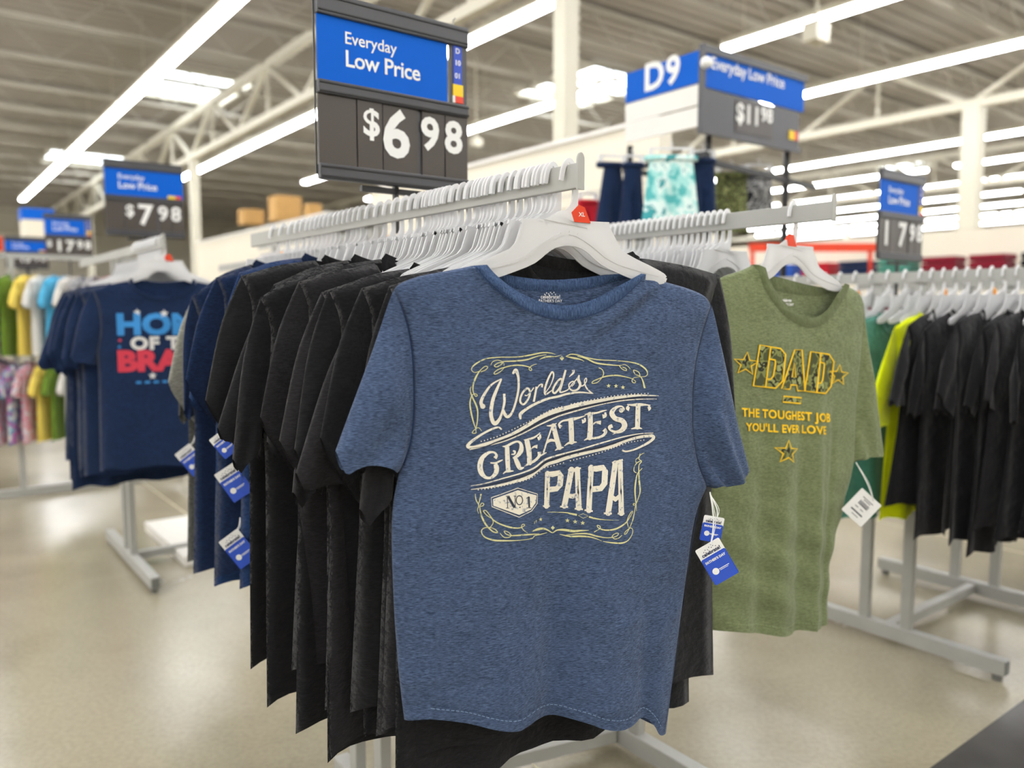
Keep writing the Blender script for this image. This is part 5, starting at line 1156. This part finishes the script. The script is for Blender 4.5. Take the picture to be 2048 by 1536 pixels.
def far_rack(label, E, zr, rows, n, dq, s=1.0, where='far rack', hangers=True, turned=False):
    t = thing('clothes_rack', label, 'rack', (E.x, E.y, 0), YAW - (math.pi / 2 if turned else 0)); DD = B if turned else A; YW = YAW + (R(52) if turned else 0); Lr = n * dq + .3
    for z in rows: obj('arm', mk(box, (0, Lr / 2 - .1, z[0]), (.012, Lr, .04)), 'steel', t)
    for q in (.3, Lr - .4): obj('post', mk(box, (.03, q, rows[0][0] / 2), (.03, .04, rows[0][0])), 'steel', t)
    obj('base_bar', mk(box, (.03, Lr / 2 - .1, .03), (.05, Lr, .06)), 'steel', t)
    for ri, (z, mats) in enumerate(rows):
        for k in range(n):
            mt = mats[k % len(mats)]; p = E + DD * (.05 + dq * k); tier = ('upper', 'lower')[ri] if len(rows) > 1 else 'only'
            far_tee(mt, '%s t-shirt, %s row of the %s' % (NM[mt], tier, where), '%s t-shirts, %s row of the %s' % (NM[mt], tier, where), (p.x, p.y, z), YW + R(rnd.uniform(-5, 5)), s)
            if hangers and ri == 0 and not turned: hang(E, .05 + dq * k, z, 'white hanger on the %s' % where, 'white hangers on the %s' % where)
far_rack('two-tier clothes rack of colourful shirts at the left border', Vector((-3.95, 5.75, 0)), 0, [(1.80, ['skyblue', 'white_cloth', 'multi', 'lime', 'butter', 'white_cloth', 'skyblue', 'white_cloth', 'bw', 'bw', 'red_cloth', 'white_cloth', 'bw']), (1.15, ['lgrey', 'multi', 'floral', 'multi', 'floral', 'butter', 'lime', 'white_cloth', 'teal', 'black', 'white_cloth', 'lgrey', 'teal'])], 13, .095, .95, 'two-tier left rack', turned=True)
far_rack('clothes rack of pale shirts far behind the left navy shirts', Vector((-3.4, 8.2, 0)), 0, [(1.7, ['white_cloth', 'lgrey', 'pink', 'bw', 'white_cloth', 'red_cloth'])], 10, .16, 1.0, 'pale shirt rack')
far_rack('clothes rack of mixed shirts under the distant left price signs', Vector((-5.3, 8.0, 0)), 0, [(1.75, ['multi', 'butter', 'white_cloth', 'skyblue', 'navy', 'lime']), (1.05, ['black', 'floral', 'dgrey', 'pink'])], 10, .16, 1.0, 'distant left rack')
far_rack('clothes rack of white and pink shirts behind the centre rack', Vector((-1.1, 5.6, 0)), 0, [(1.95, ['white_cloth', 'pink', 'lgrey', 'white_cloth', 'red_cloth', 'lgrey'])], 12, .14, .9, 'white and pink rack')
far_rack('clothes rack of dark shirts right of the green DAD shirt', Vector((2.9, 5.2, 0)), 0, [(1.62, ['white_cloth', 'dgrey', 'navy', 'maroon', 'lgrey', 'teal'])], 12, .13, 1.0, 'rack beyond the green shirt')
far_rack('clothes rack of mixed shirts beyond the black shirts at right', Vector((5.2, 6.4, 0)), 0, [(1.6, ['navy', 'white_cloth', 'dgrey', 'lgrey', 'blue_cloth', 'black'])], 12, .16, 1.0, 'rack beyond the right rack')
# ---------------------------------------------------------------- far right shelving with folded clothes
c_ = at(1900, 560, 8.6); u_, v_ = c_.dot(A), c_.dot(B)
t = thing('shelf_unit', 'long cream shelf unit far right with folded clothes on top', 'shelf', UV(u_, v_, 0), YAW)
obj('shelf_body', mk(box, (.3, 1.5, .87), (.6, 7.5, 1.74)), 'cream', t); obj('shelf_top', mk(box, (.3, 1.5, 1.755), (.66, 7.6, .03)), 'whitepl', t)
obj('back_panel', mk(box, (.62, 1.5, 1.15), (.04, 7.5, 2.3)), 'cream', t)
for s in range(3): obj('shelf_front_rail', mk(box, (-.01, 1.5, .4 + .45 * s), (.03, 7.4, .04)), 'steel_d', t)
FC = [('navy', 'navy'), ('blue_cloth', 'royal blue'), ('black', 'black'), ('maroon', 'dark red'), ('maroon', 'dark red'), ('teal', 'dark teal'), ('navy', 'navy'), ('red_cloth', 'red'), ('blue_cloth', 'royal blue'), ('black', 'black'), ('dgrey', 'dark grey'), ('red_cloth', 'red')]
for k in range(14):
    mt, nm = FC[k % len(FC)]; p = UV(u_ - 1.8 + .5 * k, v_ + .28, 1.77)
    for j in range(3):
        q = thing('folded_shirt', '%s folded shirt in a stack on top of the long cream shelf' % nm, 'shirt', (p.x, p.y, 1.77 + j * .075), YAW + R(rnd.uniform(-4, 4)), '%s folded shirts on the far shelf' % nm)
        bm = bmesh.new(); sg = [(-.14, 0), (.13, 0), (.15, .02), (.15, .05), (.13, .07), (-.14, .068), (-.155, .035)]
        prism(bm, [(a, b) for a, b in sg], .36); o_ = obj('folded_body', bm, mt, q, False); bev(o_, .012)
for px, py, Y, wd, hh, lab in ((1625, 495, 9.5, 1.5, .10, 'red sign strip above the far shelves behind the green shirt'),):
    c_ = at(px, py, Y); q = thing('sign_strip', lab, 'sign', c_, YAW - R(37)); obj('panel', mk(box, (0, 0, 0), (wd, .03, hh)), 'redclip', q)
    for s in (-.7, .7): obj('post', mk(box, (s, .03, -c_.z / 2), (.04, .04, c_.z)), 'red', q)
t = slabthing('shelf_unit', 'white shelf unit far behind the green shirt', 'shelf', 6.6, 9.6, 6.9, 7.5, 0, 2.05, 'cream', 'shelf_body')
for s in range(3): obj('shelf_board', mk(box, (-.33, 0, .6 + .5 * s), (.1, 3.0, .03)), 'whitepl', t)
for k, (mt, nm) in enumerate((('white', 'white'), ('yel', 'yellow'), ('white', 'white'), ('blue', 'blue'), ('pale_steel', 'cream'), ('redclip', 'red'), ('white', 'white'), ('ora', 'orange'))):
    p = UV(6.8 + .36 * k, 7.1, 2.05); q = thing('carton', '%s carton on the white shelf unit behind the green shirt' % nm, 'box', p, YAW, '%s cartons on the far shelf' % nm if nm == 'white' else None)
    o_ = obj('carton_body', mk(box, (0, 0, .11), (.28, .26, .22)), mt, q); bev(o_, .01)
    obj('lid', mk(box, (0, 0, .225), (.29, .27, .012)), mt, q)
for hh_, mt in cls: clip(hh_, mt)
clip(HERO_H, 'redclip', 'orange-red size clip lettered XL on the hanger neck', .008, 'XL')
